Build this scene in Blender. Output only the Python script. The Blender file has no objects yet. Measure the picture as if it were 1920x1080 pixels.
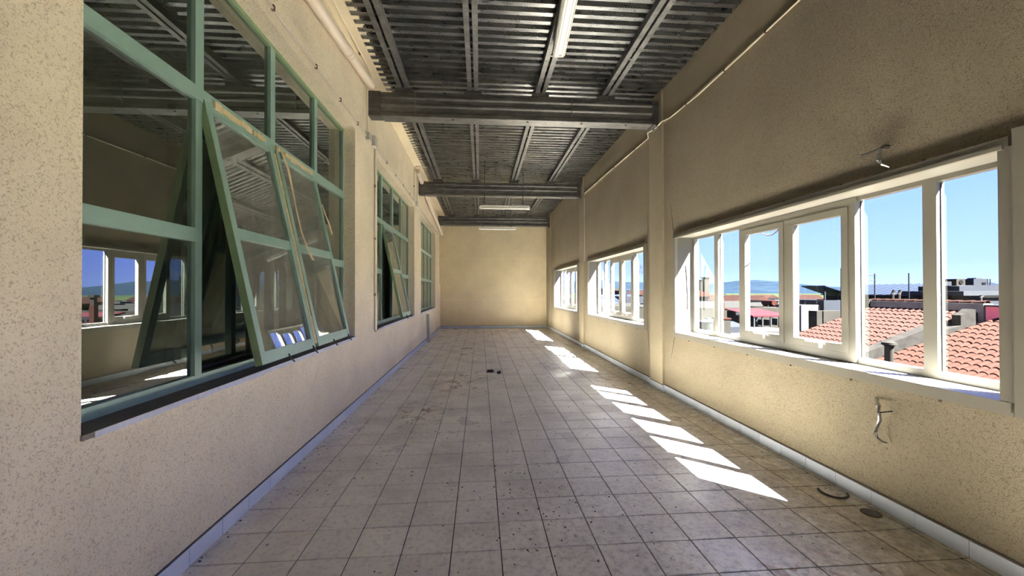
import bpy, math, random
from mathutils import Vector, Matrix

random.seed(7)
SC = bpy.context.scene
COL = SC.collection

# ------------------------------------------------------------------ camera
T = 0.305                                   # floor tile module
CAM_H = 1.6033
F_PX, YAW, PITCH, ROLL = 759.47, 0.07827, 0.00759, -0.00204
_f = Vector((math.sin(YAW) * math.cos(PITCH), math.cos(YAW) * math.cos(PITCH), math.sin(PITCH)))
_r0 = Vector((math.cos(YAW), -math.sin(YAW), 0))
_u0 = _r0.cross(_f)
_r = _r0 * math.cos(ROLL) + _u0 * math.sin(ROLL)
_u = -_r0 * math.sin(ROLL) + _u0 * math.cos(ROLL)
CAM = Vector((0, 0, CAM_H))
cam = bpy.data.cameras.new('camera')
cam.sensor_width = 36
cam.sensor_fit = 'HORIZONTAL'
cam.lens = F_PX / 1920 * 36
cam.clip_end = 20000
cam.clip_start = 0.05
co = bpy.data.objects.new('camera', cam)
COL.objects.link(co)
M3 = Matrix((_r, _u, -_f)).transposed()
co.matrix_world = Matrix.Translation(CAM) @ M3.to_4x4()
SC.camera = co

# ------------------------------------------------------------------ light
SUN_E, SKY_L, EXPOSURE = 82.0, 1.2, 2.1
SC.view_settings.view_transform = 'Standard'
SC.view_settings.look = 'None'
SC.view_settings.gamma = 1
SC.view_settings.use_curve_mapping = False
SC.view_settings.exposure = EXPOSURE
SC.cycles.use_denoising = True
SC.cycles.max_bounces = 14
SC.cycles.diffuse_bounces = 8
SC.cycles.glossy_bounces = 5
SC.cycles.transparent_max_bounces = 24
SC.cycles.sample_clamp_indirect = 12
SC.cycles.caustics_reflective = False
SC.cycles.caustics_refractive = False

world = bpy.data.worlds.new('sky')
SC.world = world
world.use_nodes = True
nt = world.node_tree
nt.nodes.clear()
wo = nt.nodes.new('ShaderNodeOutputWorld')
bg = nt.nodes.new('ShaderNodeBackground')
tc = nt.nodes.new('ShaderNodeTexCoord')
sx = nt.nodes.new('ShaderNodeSeparateXYZ')
rp = nt.nodes.new('ShaderNodeValToRGB')
nt.links.new(tc.outputs['Generated'], sx.inputs[0])
nt.links.new(sx.outputs['Z'], rp.inputs[0])
e = rp.color_ramp.elements
e[0].position = 0.0; e[0].color = (0.178, 0.248, 0.54, 1)
e[1].position = 1.0; e[1].color = (0.065, 0.12, 0.50, 1)
for p_, c_ in ((0.05, (0.128, 0.192, 0.55, 1)), (0.2, (0.086, 0.148, 0.55, 1)), (0.4, (0.075, 0.135, 0.54, 1))):
    n_ = e.new(p_); n_.color = c_
nt.links.new(rp.outputs[0], bg.inputs[0])
bg.inputs[1].default_value = SKY_L
nt.links.new(bg.outputs[0], wo.inputs[0])

sun = bpy.data.lights.new('sun', 'SUN')
sun.energy = SUN_E
sun.angle = math.radians(0.55)
sun.color = (1.0, 0.98, 0.955)
so = bpy.data.objects.new('sun', sun)
COL.objects.link(so)
so.location = (20, -20, 40)
so.rotation_euler = Vector((-1, 0.925, -1.75)).to_track_quat('-Z', 'Y').to_euler()

# ------------------------------------------------------------------ helpers
def at(px, py, d):
    """point seen at pixel (px, py) of the 1920x1080 frame, d metres in front of the camera"""
    return CAM + (_f + _r * ((px - 960) / F_PX) - _u * ((py - 540) / F_PX)) * d


class MB:
    def __init__(self):
        self.v = []; self.f = []

    def add(self, vs, fs):
        o = len(self.v)
        self.v += [tuple(p) for p in vs]
        self.f += [tuple(i + o for i in q) for q in fs]
        return self

    def box(self, x0, x1, y0, y1, z0, z1):
        vs = [(x0, y0, z0), (x1, y0, z0), (x1, y1, z0), (x0, y1, z0), (x0, y0, z1), (x1, y0, z1), (x1, y1, z1), (x0, y1, z1)]
        return self.add(vs, [(0, 3, 2, 1), (4, 5, 6, 7), (0, 1, 5, 4), (1, 2, 6, 5), (2, 3, 7, 6), (3, 0, 4, 7)])

    def bevbox(self, x0, x1, y0, y1, z0, z1, b):
        """box with chamfered upper rim"""
        vs = [(x0, y0, z0), (x1, y0, z0), (x1, y1, z0), (x0, y1, z0), (x0, y0, z1 - b), (x1, y0, z1 - b), (x1, y1, z1 - b), (x0, y1, z1 - b),
              (x0 + b, y0 + b, z1), (x1 - b, y0 + b, z1), (x1 - b, y1 - b, z1), (x0 + b, y1 - b, z1)]
        fs = [(0, 3, 2, 1), (0, 1, 5, 4), (1, 2, 6, 5), (2, 3, 7, 6), (3, 0, 4, 7), (4, 5, 9, 8), (5, 6, 10, 9), (6, 7, 11, 10), (7, 4, 8, 11), (8, 9, 10, 11)]
        return self.add(vs, fs)

    def prism(self, poly, axis, a0, a1):
        """extrude a closed 2D polygon along an axis: 'x' poly=(y,z), 'y' poly=(x,z), 'z' poly=(x,y)"""
        def mk(p, a):
            return (a, p[0], p[1]) if axis == 'x' else ((p[0], a, p[1]) if axis == 'y' else (p[0], p[1], a))
        n = len(poly)
        vs = [mk(p, a0) for p in poly] + [mk(p, a1) for p in poly]
        fs = [(i, (i + 1) % n, n + (i + 1) % n, n + i) for i in range(n)] + [tuple(range(n))[::-1], tuple(range(n, 2 * n))]
        return self.add(vs, fs)

    def tube(self, pts, r, seg=10, cap=True, flat=1.0):
        pts = [Vector(p) for p in pts]
        rs = r if isinstance(r, (list, tuple)) else [r] * len(pts)
        vs = []; fs = []
        up = Vector((0, 0, 1))
        for i, p in enumerate(pts):
            t = (pts[min(i + 1, len(pts) - 1)] - pts[max(i - 1, 0)]).normalized()
            ref = up if abs(t.dot(up)) < 0.92 else Vector((0, 1, 0))
            a = t.cross(ref).normalized(); b = t.cross(a).normalized()
            for k in range(seg):
                g = 2 * math.pi * k / seg
                vs.append(p + (a * math.cos(g) + b * math.sin(g) * flat) * rs[i])
        n = len(pts)
        for i in range(n - 1):
            for k in range(seg):
                k2 = (k + 1) % seg
                fs.append((i * seg + k, i * seg + k2, (i + 1) * seg + k2, (i + 1) * seg + k))
        if cap:
            fs.append(tuple(range(seg))[::-1]); fs.append(tuple(range((n - 1) * seg, n * seg)))
        return self.add(vs, fs)

    def lathe(self, prof, cx, cy, seg=20):
        """prof: list of (radius, z)"""
        vs = []; fs = []
        for r_, z in prof:
            for k in range(seg):
                g = 2 * math.pi * k / seg
                vs.append((cx + r_ * math.cos(g), cy + r_ * math.sin(g), z))
        for i in range(len(prof) - 1):
            for k in range(seg):
                k2 = (k + 1) % seg
                fs.append((i * seg + k, i * seg + k2, (i + 1) * seg + k2, (i + 1) * seg + k))
        fs.append(tuple(range(seg))[::-1]); fs.append(tuple(range((len(prof) - 1) * seg, len(prof) * seg)))
        return self.add(vs, fs)

    def mesh(self, name):
        me = bpy.data.meshes.new(name)
        me.from_pydata(self.v, [], self.f)
        me.update()
        return me

    def build(self, name, mat, parent=None, smooth=False, loc=None):
        me = self.mesh(name)
        me.materials.append(mat)
        if smooth:
            for p in me.polygons:
                p.use_smooth = True
            try:
                me.set_sharp_from_angle(angle=math.radians(40))
            except Exception:
                pass
        return link(name, me, parent, loc)


def link(name, me, parent=None, loc=None):
    o = bpy.data.objects.new(name, me)
    COL.objects.link(o)
    if loc is not None:
        o.location = loc
    if parent is not None:
        o.parent = parent
    return o


def tag(o, label, cat, group=None, kind=None):
    o['label'] = label
    o['category'] = cat
    if group: o['group'] = group
    if kind: o['kind'] = kind
    return o


def empty(name, loc=(0, 0, 0), label=None, cat=None, group=None, kind=None):
    o = bpy.data.objects.new(name, None)
    o.empty_display_size = 0.1
    COL.objects.link(o)
    o.location = loc
    if label: tag(o, label, cat, group, kind)
    return o


# parts are modelled in world coordinates; keep them there under a moved parent
def adopt(parent, *objs):
    for o in objs:
        o.parent = parent
        o.matrix_parent_inverse = Matrix.Translation(-parent.location)


# ------------------------------------------------------------------ materials
def new_mat(name):
    m = bpy.data.materials.new(name)
    m.use_nodes = True
    t = m.node_tree
    return m, t, t.nodes['Principled BSDF']


def N(t, kind, **kw):
    n = t.nodes.new(kind)
    for k, v in kw.items():
        if k.startswith('i_'):
            n.inputs[k[2:].replace('_', ' ')].default_value = v
        else:
            setattr(n, k, v)
    return n


def pos(t):
    return N(t, 'ShaderNodeNewGeometry').outputs['Position']


def noise(t, vec, scale, detail=4, rough=0.55, sc=None, dist=0):
    if sc is not None:
        mp = N(t, 'ShaderNodeMapping')
        mp.inputs['Scale'].default_value = sc
        t.links.new(vec, mp.inputs['Vector'])
        vec = mp.outputs[0]
    n = N(t, 'ShaderNodeTexNoise')
    n.inputs['Scale'].default_value = scale
    n.inputs['Detail'].default_value = detail
    n.inputs['Roughness'].default_value = rough
    n.inputs['Distortion'].default_value = dist
    t.links.new(vec, n.inputs['Vector'])
    return n.outputs['Fac']


def ramp(t, fac, a, b, c0=(0, 0, 0, 1), c1=(1, 1, 1, 1)):
    r = N(t, 'ShaderNodeValToRGB')
    r.color_ramp.elements[0].position = a; r.color_ramp.elements[0].color = c0
    r.color_ramp.elements[1].position = b; r.color_ramp.elements[1].color = c1
    t.links.new(fac, r.inputs[0])
    return r.outputs[0]


def mix(t, fac, a, b, mode='MIX'):
    m = N(t, 'ShaderNodeMix', data_type='RGBA', blend_type=mode)
    for sock, v in ((m.inputs[0], fac), (m.inputs[6], a), (m.inputs[7], b)):
        if hasattr(v, 'is_linked') or hasattr(v, 'node'):
            t.links.new(v, sock)
        else:
            sock.default_value = v if not isinstance(v, tuple) or len(v) == 4 else (*v, 1)
    return m.outputs[2]


def math_n(t, op, a, b=None):
    m = N(t, 'ShaderNodeMath', operation=op)
    for i, v in enumerate((a, b)):
        if v is None: continue
        if hasattr(v, 'node'): t.links.new(v, m.inputs[i])
        else: m.inputs[i].default_value = v
    return m.outputs[0]


def bump(t, bsdf, h, strength, dist):
    b = N(t, 'ShaderNodeBump')
    b.inputs['Strength'].default_value = strength
    b.inputs['Distance'].default_value = dist
    t.links.new(h, b.inputs['Height'])
    t.links.new(b.outputs[0], bsdf.inputs['Normal'])


def plain(name, col, rough=0.6, metal=0.0, var=0.12, scale=6.0, bmp=0.0, bscale=40.0, spec=None):
    m, t, b = new_mat(name)
    p = pos(t)
    n = noise(t, p, scale, 5)
    c2 = tuple(max(0, c * (1 - var)) for c in col)
    c1 = tuple(min(1, c * (1 + var)) for c in col)
    t.links.new(mix(t, n, c2, c1), b.inputs['Base Color'])
    b.inputs['Roughness'].default_value = rough
    b.inputs['Metallic'].default_value = metal
    if spec is not None:
        b.inputs['Specular IOR Level'].default_value = spec
    if bmp:
        bump(t, b, noise(t, p, bscale, 4), bmp, 0.01)
    return m


def stucco(name, base, rough_strength=0.55, tex=1.0):
    m, t, b = new_mat(name)
    p = pos(t)
    big = noise(t, p, 0.9, 5, 0.6)
    mid = noise(t, p, 5, 5, 0.6)
    worm = noise(t, p, 72 * tex, 3, 0.5, dist=1.6)
    fine = noise(t, p, 260 * tex, 2)
    dark = tuple(c * 0.86 for c in base)
    lite = tuple(min(1, c * 1.06) for c in base)
    c = mix(t, ramp(t, big, 0.3, 0.7), dark, lite)
    c = mix(t, math_n(t, 'MULTIPLY', ramp(t, mid, 0.52, 0.72), 0.22), c, tuple(k * 0.8 for k in base))
    pit_shade = ramp(t, worm, 0.36, 0.46, (0.45, 0.42, 0.37, 1), (1, 1, 1, 1))  # shade in the stucco pits, put into the colour
    c = mix(t, 0.95 * rough_strength, c, mix(t, 1.0, c, pit_shade, 'MULTIPLY'))
    t.links.new(c, b.inputs['Base Color'])
    b.inputs['Roughness'].default_value = 0.88
    b.inputs['Specular IOR Level'].default_value = 0.25
    h = math_n(t, 'ADD', math_n(t, 'MULTIPLY', worm, 1.0), math_n(t, 'MULTIPLY', fine, 0.35))
    bump(t, b, h, rough_strength, 0.02)
    return m


def tile_mat():
    m, t, b = new_mat('floor_tile')
    p = pos(t)
    # per-tile tone
    mp = N(t, 'ShaderNodeMapping', vector_type='POINT')
    mp.inputs['Location'].default_value = (-0.1256 / T, -2.52085 / T, 0)
    mp.inputs['Scale'].default_value = (1 / T, 1 / T, 0)
    t.links.new(p, mp.inputs['Vector'])
    fl = N(t, 'ShaderNodeVectorMath', operation='FLOOR')
    t.links.new(mp.outputs[0], fl.inputs[0])
    wn = N(t, 'ShaderNodeTexWhiteNoise', noise_dimensions='3D')
    t.links.new(fl.outputs[0], wn.inputs['Vector'])
    base = mix(t, wn.outputs['Value'], (0.85, 0.805, 0.70), (0.92, 0.875, 0.77))
    grime = noise(t, p, 1.7, 6, 0.62)
    base = mix(t, math_n(t, 'MULTIPLY', ramp(t, grime, 0.45, 0.72), 0.5), base, (0.40, 0.37, 0.32))
    fine = noise(t, p, 26, 5, 0.7)
    base = mix(t, math_n(t, 'MULTIPLY', ramp(t, fine, 0.5, 0.72), 0.45), base, (0.25, 0.235, 0.215))
    # heavier soil towards the window side, its dark tone widened to cut sun bounce
    sp = N(t, 'ShaderNodeSeparateXYZ')
    t.links.new(p, sp.inputs[0])
    edge = ramp(t, math_n(t, 'MULTIPLY', sp.outputs['X'], 0.3), 0.42, 0.76)
    soil = noise(t, p, 9, 6, 0.7, dist=0.6)
    base = mix(t, math_n(t, 'MULTIPLY', math_n(t, 'MULTIPLY', edge, ramp(t, soil, 0.22, 0.6)), 0.8), base, (0.33, 0.26, 0.17))
    mot = noise(t, p, 13, 7, 0.78)
    fg = ramp(t, math_n(t, 'ADD', math_n(t, 'ADD', math_n(t, 'MULTIPLY', sp.outputs['Y'], -0.16), math_n(t, 'MULTIPLY', sp.outputs['X'], 0.2)), 0.75), 0.2, 0.8)
    base = mix(t, math_n(t, 'MULTIPLY', math_n(t, 'MULTIPLY', fg, ramp(t, mot, 0.46, 0.62)), 0.6), base, (0.20, 0.175, 0.15))
    # specks
    vo = N(t, 'ShaderNodeTexVoronoi')
    vo.inputs['Scale'].default_value = 9.5
    t.links.new(p, vo.inputs['Vector'])
    dn = noise(t, p, 2.2, 3)
    th = math_n(t, 'MULTIPLY', ramp(t, dn, 0.4, 0.75), 0.16)
    sk = math_n(t, 'LESS_THAN', vo.outputs['Distance'], th)
    base = mix(t, math_n(t, 'MULTIPLY', sk, 0.75), base, (0.06, 0.055, 0.05))
    vo2 = N(t, 'ShaderNodeTexVoronoi')
    vo2.inputs['Scale'].default_value = 5.3
    t.links.new(p, vo2.inputs['Vector'])
    sk2 = math_n(t, 'LESS_THAN', vo2.outputs['Distance'], 0.055)
    base = mix(t, math_n(t, 'MULTIPLY', sk2, 0.7), base, (0.05, 0.045, 0.04))
    # rust stains: a patch of floor around (-0.5, 7) and scattered
    def blob(x, y, rx, ry):
        mq = N(t, 'ShaderNodeMapping')
        mq.inputs['Location'].default_value = (-x / rx, -y / ry, 0)
        mq.inputs['Scale'].default_value = (1 / rx, 1 / ry, 0)
        t.links.new(p, mq.inputs['Vector'])
        ln = N(t, 'ShaderNodeVectorMath', operation='LENGTH')
        t.links.new(mq.outputs[0], ln.inputs[0])
        return ramp(t, ln.outputs['Value'], 0.35, 1.0, (1, 1, 1, 1), (0, 0, 0, 1))
    mask = None
    for q in ((-0.35, 7.3, 0.75, 1.3), (-0.75, 5.4, 0.45, 0.8), (-1.42, 5.15, 0.16, 0.2), (0.7, 15.9, 1.7, 1.1), (1.6, 8.6, 0.45, 0.9), (2.0, 2.15, 0.7, 0.3), (2.3, 7.3, 0.4, 0.5)):
        k = blob(*q)
        mask = k if mask is None else math_n(t, 'MAXIMUM', mask, k)
    rs = noise(t, p, 6.5, 5, 0.6, sc=(1, 0.8, 1), dist=0.9)
    rmask = math_n(t, 'MULTIPLY', mask, ramp(t, rs, 0.53, 0.62))
    base = mix(t, math_n(t, 'MULTIPLY', rmask, 0.8), base, (0.24, 0.115, 0.05))
    # pale smears
    ps = noise(t, p, 3.3, 6, 0.7, sc=(1, 2.4, 1))
    base = mix(t, math_n(t, 'MULTIPLY', ramp(t, ps, 0.6, 0.72), 0.35), base, (0.72, 0.72, 0.72))
    t.links.new(base, b.inputs['Base Color'])
    rr = ramp(t, grime, 0.35, 0.7, (0.26, 0.26, 0.26, 1), (0.52, 0.52, 0.52, 1))
    t.links.new(rr, b.inputs['Roughness'])
    b.inputs['Specular IOR Level'].default_value = 0.45
    bump(t, b, fine, 0.12, 0.004)
    return m


def deck_mat():
    m, t, b = new_mat('galvanised_deck')
    g = N(t, 'ShaderNodeNewGeometry')
    p = g.outputs['Position']
    n1 = noise(t, p, 3.0, 6, 0.65, sc=(0.6, 2.2, 1))
    n2 = noise(t, p, 22, 5, 0.7, sc=(0.35, 1, 1))
    c = mix(t, ramp(t, n1, 0.3, 0.7), (0.105, 0.107, 0.109), (0.37, 0.374, 0.374))
    c = mix(t, math_n(t, 'MULTIPLY', ramp(t, n2, 0.62, 0.72), 0.12), c, (0.045, 0.038, 0.03))
    # light on the webs' slanted dimples, painted as pale stripes
    sn = N(t, 'ShaderNodeSeparateXYZ')
    t.links.new(g.outputs['True Normal'], sn.inputs[0])
    web = math_n(t, 'LESS_THAN', math_n(t, 'ABSOLUTE', sn.outputs['Z']), 0.9)
    wv = N(t, 'ShaderNodeTexWave', wave_type='BANDS', bands_direction='X')
    mp = N(t, 'ShaderNodeMapping')
    mp.inputs['Rotation'].default_value = (0, math.radians(28), 0)
    t.links.new(p, mp.inputs['Vector'])
    t.links.new(mp.outputs[0], wv.inputs['Vector'])
    wv.inputs['Scale'].default_value = 11
    hatch = math_n(t, 'MULTIPLY', web, ramp(t, wv.outputs['Fac'], 0.4, 0.6))
    c = mix(t, math_n(t, 'MULTIPLY', hatch, 0.75), c, (0.42, 0.42, 0.40))
    t.links.new(c, b.inputs['Base Color'])
    b.inputs['Metallic'].default_value = 0.9
    t.links.new(ramp(t, n2, 0.3, 0.7, (0.24, 0.24, 0.24, 1), (0.36, 0.36, 0.36, 1)), b.inputs['Roughness'])
    bump(t, b, n2, 0.06, 0.003)
    return m


def steel_mat(name, lo, hi, metal=0.6, rough=0.45):
    m, t, b = new_mat(name)
    p = pos(t)
    n1 = noise(t, p, 7, 6, 0.7, sc=(0.5, 1, 2.0))
    n2 = noise(t, p, 40, 4, 0.7)
    c = mix(t, ramp(t, n1, 0.32, 0.72), lo, hi)
    c = mix(t, math_n(t, 'MULTIPLY', ramp(t, n2, 0.58, 0.7), 0.5), c, tuple(k * 0.4 for k in lo))
    t.links.new(c, b.inputs['Base Color'])
    b.inputs['Metallic'].default_value = metal
    b.inputs['Roughness'].default_value = rough
    bump(t, b, n2, 0.12, 0.004)
    return m


def pane_mat(name, trans, refl, grime=0.0, rough=0.0, haze_col=(0.5, 0.5, 0.48), fk=1.6):
    """thin sheet of glass: see-through, mirror-like at glancing angles, optionally grimy"""
    m = bpy.data.materials.new(name)
    m.use_nodes = True
    t = m.node_tree
    t.nodes.clear()
    out = N(t, 'ShaderNodeOutputMaterial')
    tr = N(t, 'ShaderNodeBsdfTransparent')
    tr.inputs[0].default_value = (*[math.sqrt(c) for c in trans], 1)   # light crosses two faces
    gl = N(t, 'ShaderNodeBsdfGlossy')
    gl.inputs['Roughness'].default_value = rough
    gl.inputs['Color'].default_value = (0.92, 0.97, 0.95, 1)
    fr = N(t, 'ShaderNodeFresnel')
    fr.inputs[0].default_value = 1.5
    gm = N(t, 'ShaderNodeNewGeometry')
    fac = math_n(t, 'MINIMUM', math_n(t, 'ADD', math_n(t, 'MULTIPLY', fr.outputs[0], fk), refl), 0.95)
    fac = math_n(t, 'MULTIPLY', fac, math_n(t, 'SUBTRACT', 1.0, gm.outputs['Backfacing']))
    mx = N(t, 'ShaderNodeMixShader')
    t.links.new(fac, mx.inputs[0]); t.links.new(tr.outputs[0], mx.inputs[1]); t.links.new(gl.outputs[0], mx.inputs[2])
    last = mx.outputs[0]
    if grime:
        p = pos(t)
        df = N(t, 'ShaderNodeBsdfDiffuse')
        df.inputs[0].default_value = (*haze_col, 1)
        n = noise(t, p, 6, 6, 0.7, sc=(1, 1, 0.35))
        s = noise(t, p, 38, 3, 0.6)
        g = math_n(t, 'ADD', math_n(t, 'MULTIPLY', math_n(t, 'ADD', math_n(t, 'MULTIPLY', ramp(t, n, 0.35, 0.8), 0.5), 0.5 if grime > 0.05 else 0.0), grime), math_n(t, 'MULTIPLY', ramp(t, s, 0.7, 0.74), min(0.3, grime * 4)))
        m2 = N(t, 'ShaderNodeMixShader')
        g = math_n(t, 'MULTIPLY', g, math_n(t, 'SUBTRACT', 1.0, gm.outputs['Backfacing']))
        t.links.new(g, m2.inputs[0]); t.links.new(last, m2.inputs[1]); t.links.new(df.outputs[0], m2.inputs[2])
        last = m2.outputs[0]
    t.links.new(last, out.inputs[0])
    return m


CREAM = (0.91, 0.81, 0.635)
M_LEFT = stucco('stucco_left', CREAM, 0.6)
M_RIGHT = stucco('stucco_right_darkened', (0.345, 0.30, 0.218), 0.7)  # same cream paint as the left wall, its dimmer light put into the colour
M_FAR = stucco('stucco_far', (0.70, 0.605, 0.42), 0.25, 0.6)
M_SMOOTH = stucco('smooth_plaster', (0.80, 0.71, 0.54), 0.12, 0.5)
M_SMOOTH_R = stucco('smooth_plaster_darkened', (0.36, 0.314, 0.228), 0.15, 0.5)  # smooth plaster darkened the same way to follow the right wall's shade
M_TILE = tile_mat()
M_GROUT = plain('grout', (0.06, 0.053, 0.046), 0.95, 0, 0.3, 20)
M_SKIRT = plain('skirting_tile', (0.66, 0.74, 0.88), 0.22, 0, 0.06, 3)
M_DARKLINE = plain('dark_joint', (0.10, 0.085, 0.07), 0.9, 0, 0.3, 15)
M_DECK = deck_mat()
M_STEEL = steel_mat('beam_steel', (0.085, 0.083, 0.078), (0.22, 0.216, 0.205), 0.55, 0.5)
M_PURLIN = steel_mat('purlin_steel', (0.13, 0.13, 0.128), (0.31, 0.31, 0.30), 0.65, 0.42)
M_PLATE = steel_mat('plate_steel', (0.06, 0.058, 0.055), (0.16, 0.155, 0.15), 0.5, 0.55)
M_GREEN = plain('green_paint', (0.25, 0.385, 0.33), 0.42, 0, 0.14, 9)
M_GREEN2 = plain('green_paint_edge', (0.20, 0.30, 0.16), 0.5, 0, 0.2, 9)
M_PEEL = plain('dried_sealant', (0.62, 0.50, 0.30), 0.7, 0, 0.25, 30)
M_WHITE = plain('white_frame_shaded', (0.21, 0.198, 0.165), 0.4, 0, 0.05, 8)  # white frames coloured darker, their backlit shade put in
M_SILL = plain('sill_darkened', (0.24, 0.23, 0.21), 0.45, 0, 0.15, 9)  # sill colour darkened to hold down the sun's bounce
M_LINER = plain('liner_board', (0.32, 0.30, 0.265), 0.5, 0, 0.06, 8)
M_JAMB = plain('jamb_sun_darkened', (0.13, 0.125, 0.112), 0.6, 0, 0.06, 8)  # liner board coloured darker where the sun hits, to curb its glare
M_PVC = plain('pvc', (0.76, 0.66, 0.56), 0.4, 0, 0.07, 5)
M_SILLTOP = plain('sill_grime', (0.19, 0.165, 0.14), 0.7, 0, 0.35, 18, 0.3, 50)
M_MARBLE = plain('sill_plaster_edge', (0.62, 0.64, 0.72), 0.6, 0, 0.22, 30, 0.5, 60)
M_GLASS_R = pane_mat('clear_pane', (0.96, 0.98, 0.98), 0.0, 0.006, fk=0.9)
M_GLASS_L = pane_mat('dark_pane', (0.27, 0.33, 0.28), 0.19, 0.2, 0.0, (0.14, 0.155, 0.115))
M_GLASS_S = pane_mat('dusty_pane', (0.34, 0.40, 0.36), 0.18, 0.6, 0.0, (0.26, 0.265, 0.225))
M_METAL = steel_mat('bright_metal', (0.38, 0.38, 0.38), (0.7, 0.7, 0.7), 0.9, 0.3)
M_BLACK = plain('black_rubber', (0.02, 0.02, 0.02), 0.5)
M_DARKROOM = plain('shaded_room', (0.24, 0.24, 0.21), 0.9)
M_CABLE = plain('ivory_cable', (0.80, 0.72, 0.58), 0.5)
M_CONDUIT = plain('conduit', (0.55, 0.50, 0.44), 0.5)
M_RUST = plain('rusty_clip', (0.12, 0.07, 0.045), 0.8)
M_LAMPW = plain('lamp_white', (0.92, 0.91, 0.87), 0.35)
M_LAMPB = plain('lamp_body', (0.50, 0.49, 0.45), 0.5)

# ------------------------------------------------------------------ room dimensions
XL, XR = -1.707, 2.93
Y0, Y1 = -4.2, 17.56
ZD = 4.83                                     # underside of the roof deck
LW = [(1.88, 5.69), (6.88, 10.69), (11.89, 15.60)]
LZ0, LZ1 = 0.99, 3.82
RW = [(2.0, 5.89), (6.95, 10.79), (11.93, 15.76), (-2.95, 0.93)]  # last opening is unseen, added to light the near end
RZ0, RZ1 = 0.93, 2.45


def wall_with_openings(name, x0, x1, ops, z0, z1, mat, inset):
    mb = MB()
    ops = sorted(ops)
    y = Y0
    for a, b in ops:
        a2, b2 = a + inset, b - inset
        mb.box(x0, x1, y, a2, 0, ZD + 0.25)
        mb.box(x0, x1, a2, b2, 0, z0)
        mb.box(x0, x1, a2, b2, z1, ZD + 0.25)
        y = b2
    mb.box(x0, x1, y, Y1, 0, ZD + 0.25)
    o = mb.build(name, mat)
    o['kind'] = 'structure'
    return o


wl = wall_with_openings('wall_left', -1.98, XL, LW, LZ0 - 0.03, LZ1, M_LEFT, 0)
tag(wl, 'cream stuccoed wall pierced by three green framed windows', 'wall', kind='structure')
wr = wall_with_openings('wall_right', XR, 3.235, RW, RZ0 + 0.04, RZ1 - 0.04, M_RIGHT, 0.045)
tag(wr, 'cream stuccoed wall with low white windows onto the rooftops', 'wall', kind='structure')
wf = MB().box(-2.0, 3.34, Y1, Y1 + 0.3, -0.05, ZD + 0.25).build('wall_far', M_FAR)
tag(wf, 'plain cream end wall closing the long room', 'wall', kind='structure')
wb = MB().box(-2.0, 3.34, Y0 - 0.3, Y0, -0.05, ZD + 0.25).build('wall_back', M_FAR)
tag(wb, 'cream wall closing the room behind the viewer', 'wall', kind='structure')

# cracks spreading from the window corners
M_CRACK = plain('plaster_crack', (0.10, 0.085, 0.06), 0.9)
for y, z0_, z1_, dy in ((5.93, 2.46, 2.95, 0.10), (5.92, 0.90, 0.55, 0.12), (6.90, 2.44, 2.95, -0.02), (6.90, 0.92, 0.5, -0.06), (10.83, 2.44, 2.7, 0.06), (11.88, 2.43, 2.6, -0.03)):
    c = MB().add([(XR - 0.002, y - 0.012, z0_), (XR - 0.002, y + 0.012, z0_), (XR - 0.002, y + dy, z1_), (XR + 0.01, y - 0.012, z0_), (XR + 0.01, y + 0.012, z0_), (XR + 0.01, y + dy, z1_)],
                 [(0, 1, 2), (5, 4, 3), (0, 3, 4, 1), (1, 4, 5, 2), (2, 5, 3, 0)]).build('crack', M_CRACK)
    adopt(wr, c)
# faint horizontal plaster seams on the far wall
for z in (1.22, 3.0):
    s = MB().box(-1.70, 2.86, Y1 - 0.004, Y1 + 0.01, z, z + 0.012).build('plaster_seam', M_SMOOTH)
    adopt(wf, s)

# pilasters on the right wall
PIL = [(6.25, 6.72), (11.19, 11.70), (16.58, 17.56)]
for a, b in PIL:
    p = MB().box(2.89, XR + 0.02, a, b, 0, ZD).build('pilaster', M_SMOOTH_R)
    adopt(wr, p)
# smooth ring beam along the head of both walls
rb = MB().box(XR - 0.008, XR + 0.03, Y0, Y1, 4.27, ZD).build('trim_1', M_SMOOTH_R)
tag(rb, 'smooth plastered band along the top of the window wall', 'trim', kind='structure')
sf = MB().box(-1.99, -1.43, Y0, Y1, ZD + 0.012, ZD + 0.2).build('trim_2', M_SMOOTH)
tag(sf, 'cream soffit ledge where the roof meets the left wall', 'trim', kind='structure')

# ------------------------------------------------------------------ floor
fl = MB().box(XL - 0.1, 3.2, Y0, Y1 + 0.02, -0.2, -0.006).build('floor', M_GROUT)
tag(fl, 'floor of square grey ceramic tiles stained with dirt and rust', 'floor', kind='structure')
GX, GY, G = 0.1256, 2.52085, 0.0065
tile_me = MB().bevbox(G / 2, T - G / 2, G / 2, T - G / 2, -0.012, 0.0, 0.002).mesh('tile')
tile_me.materials.append(M_TILE)
cut_me = MB().bevbox(G / 2, 2.935 - (GX + 8 * T + T) + T - G, G / 2, T - G / 2, -0.012, 0.0, 0.002).mesh('tile')
cut_me.materials.append(M_TILE)
rest = MB()
for j in range(-23, 50):
    for i in range(-6, 9 + 1):
        x, y = GX + i * T, GY + j * T
        if i == 9:
            if x > 2.93: continue
        if y + T > Y1 + 0.1: continue
        last = i == 9
        w = (2.935 - x) if last else T
        if w < 0.03: continue
        if -2 <= j < 18 and not last:
            o = link('tile', tile_me, fl, (x, y, random.uniform(-0.0008, 0.0008)))
        else:
            rest.bevbox(x + G / 2, x + w - G / 2, y + G / 2, y + T - G / 2, -0.012, 0.0, 0.002)
ro = rest.build('distant_tiles', M_TILE, fl)
ro['kind'] = 'stuff'

# skirting tiles
def skirting(name, label, make, ys):
    root = empty(name, (0, 0, 0), label, 'baseboard', kind='structure')
    for a, b in ys:
        make(a, b, root)
    return root

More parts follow.
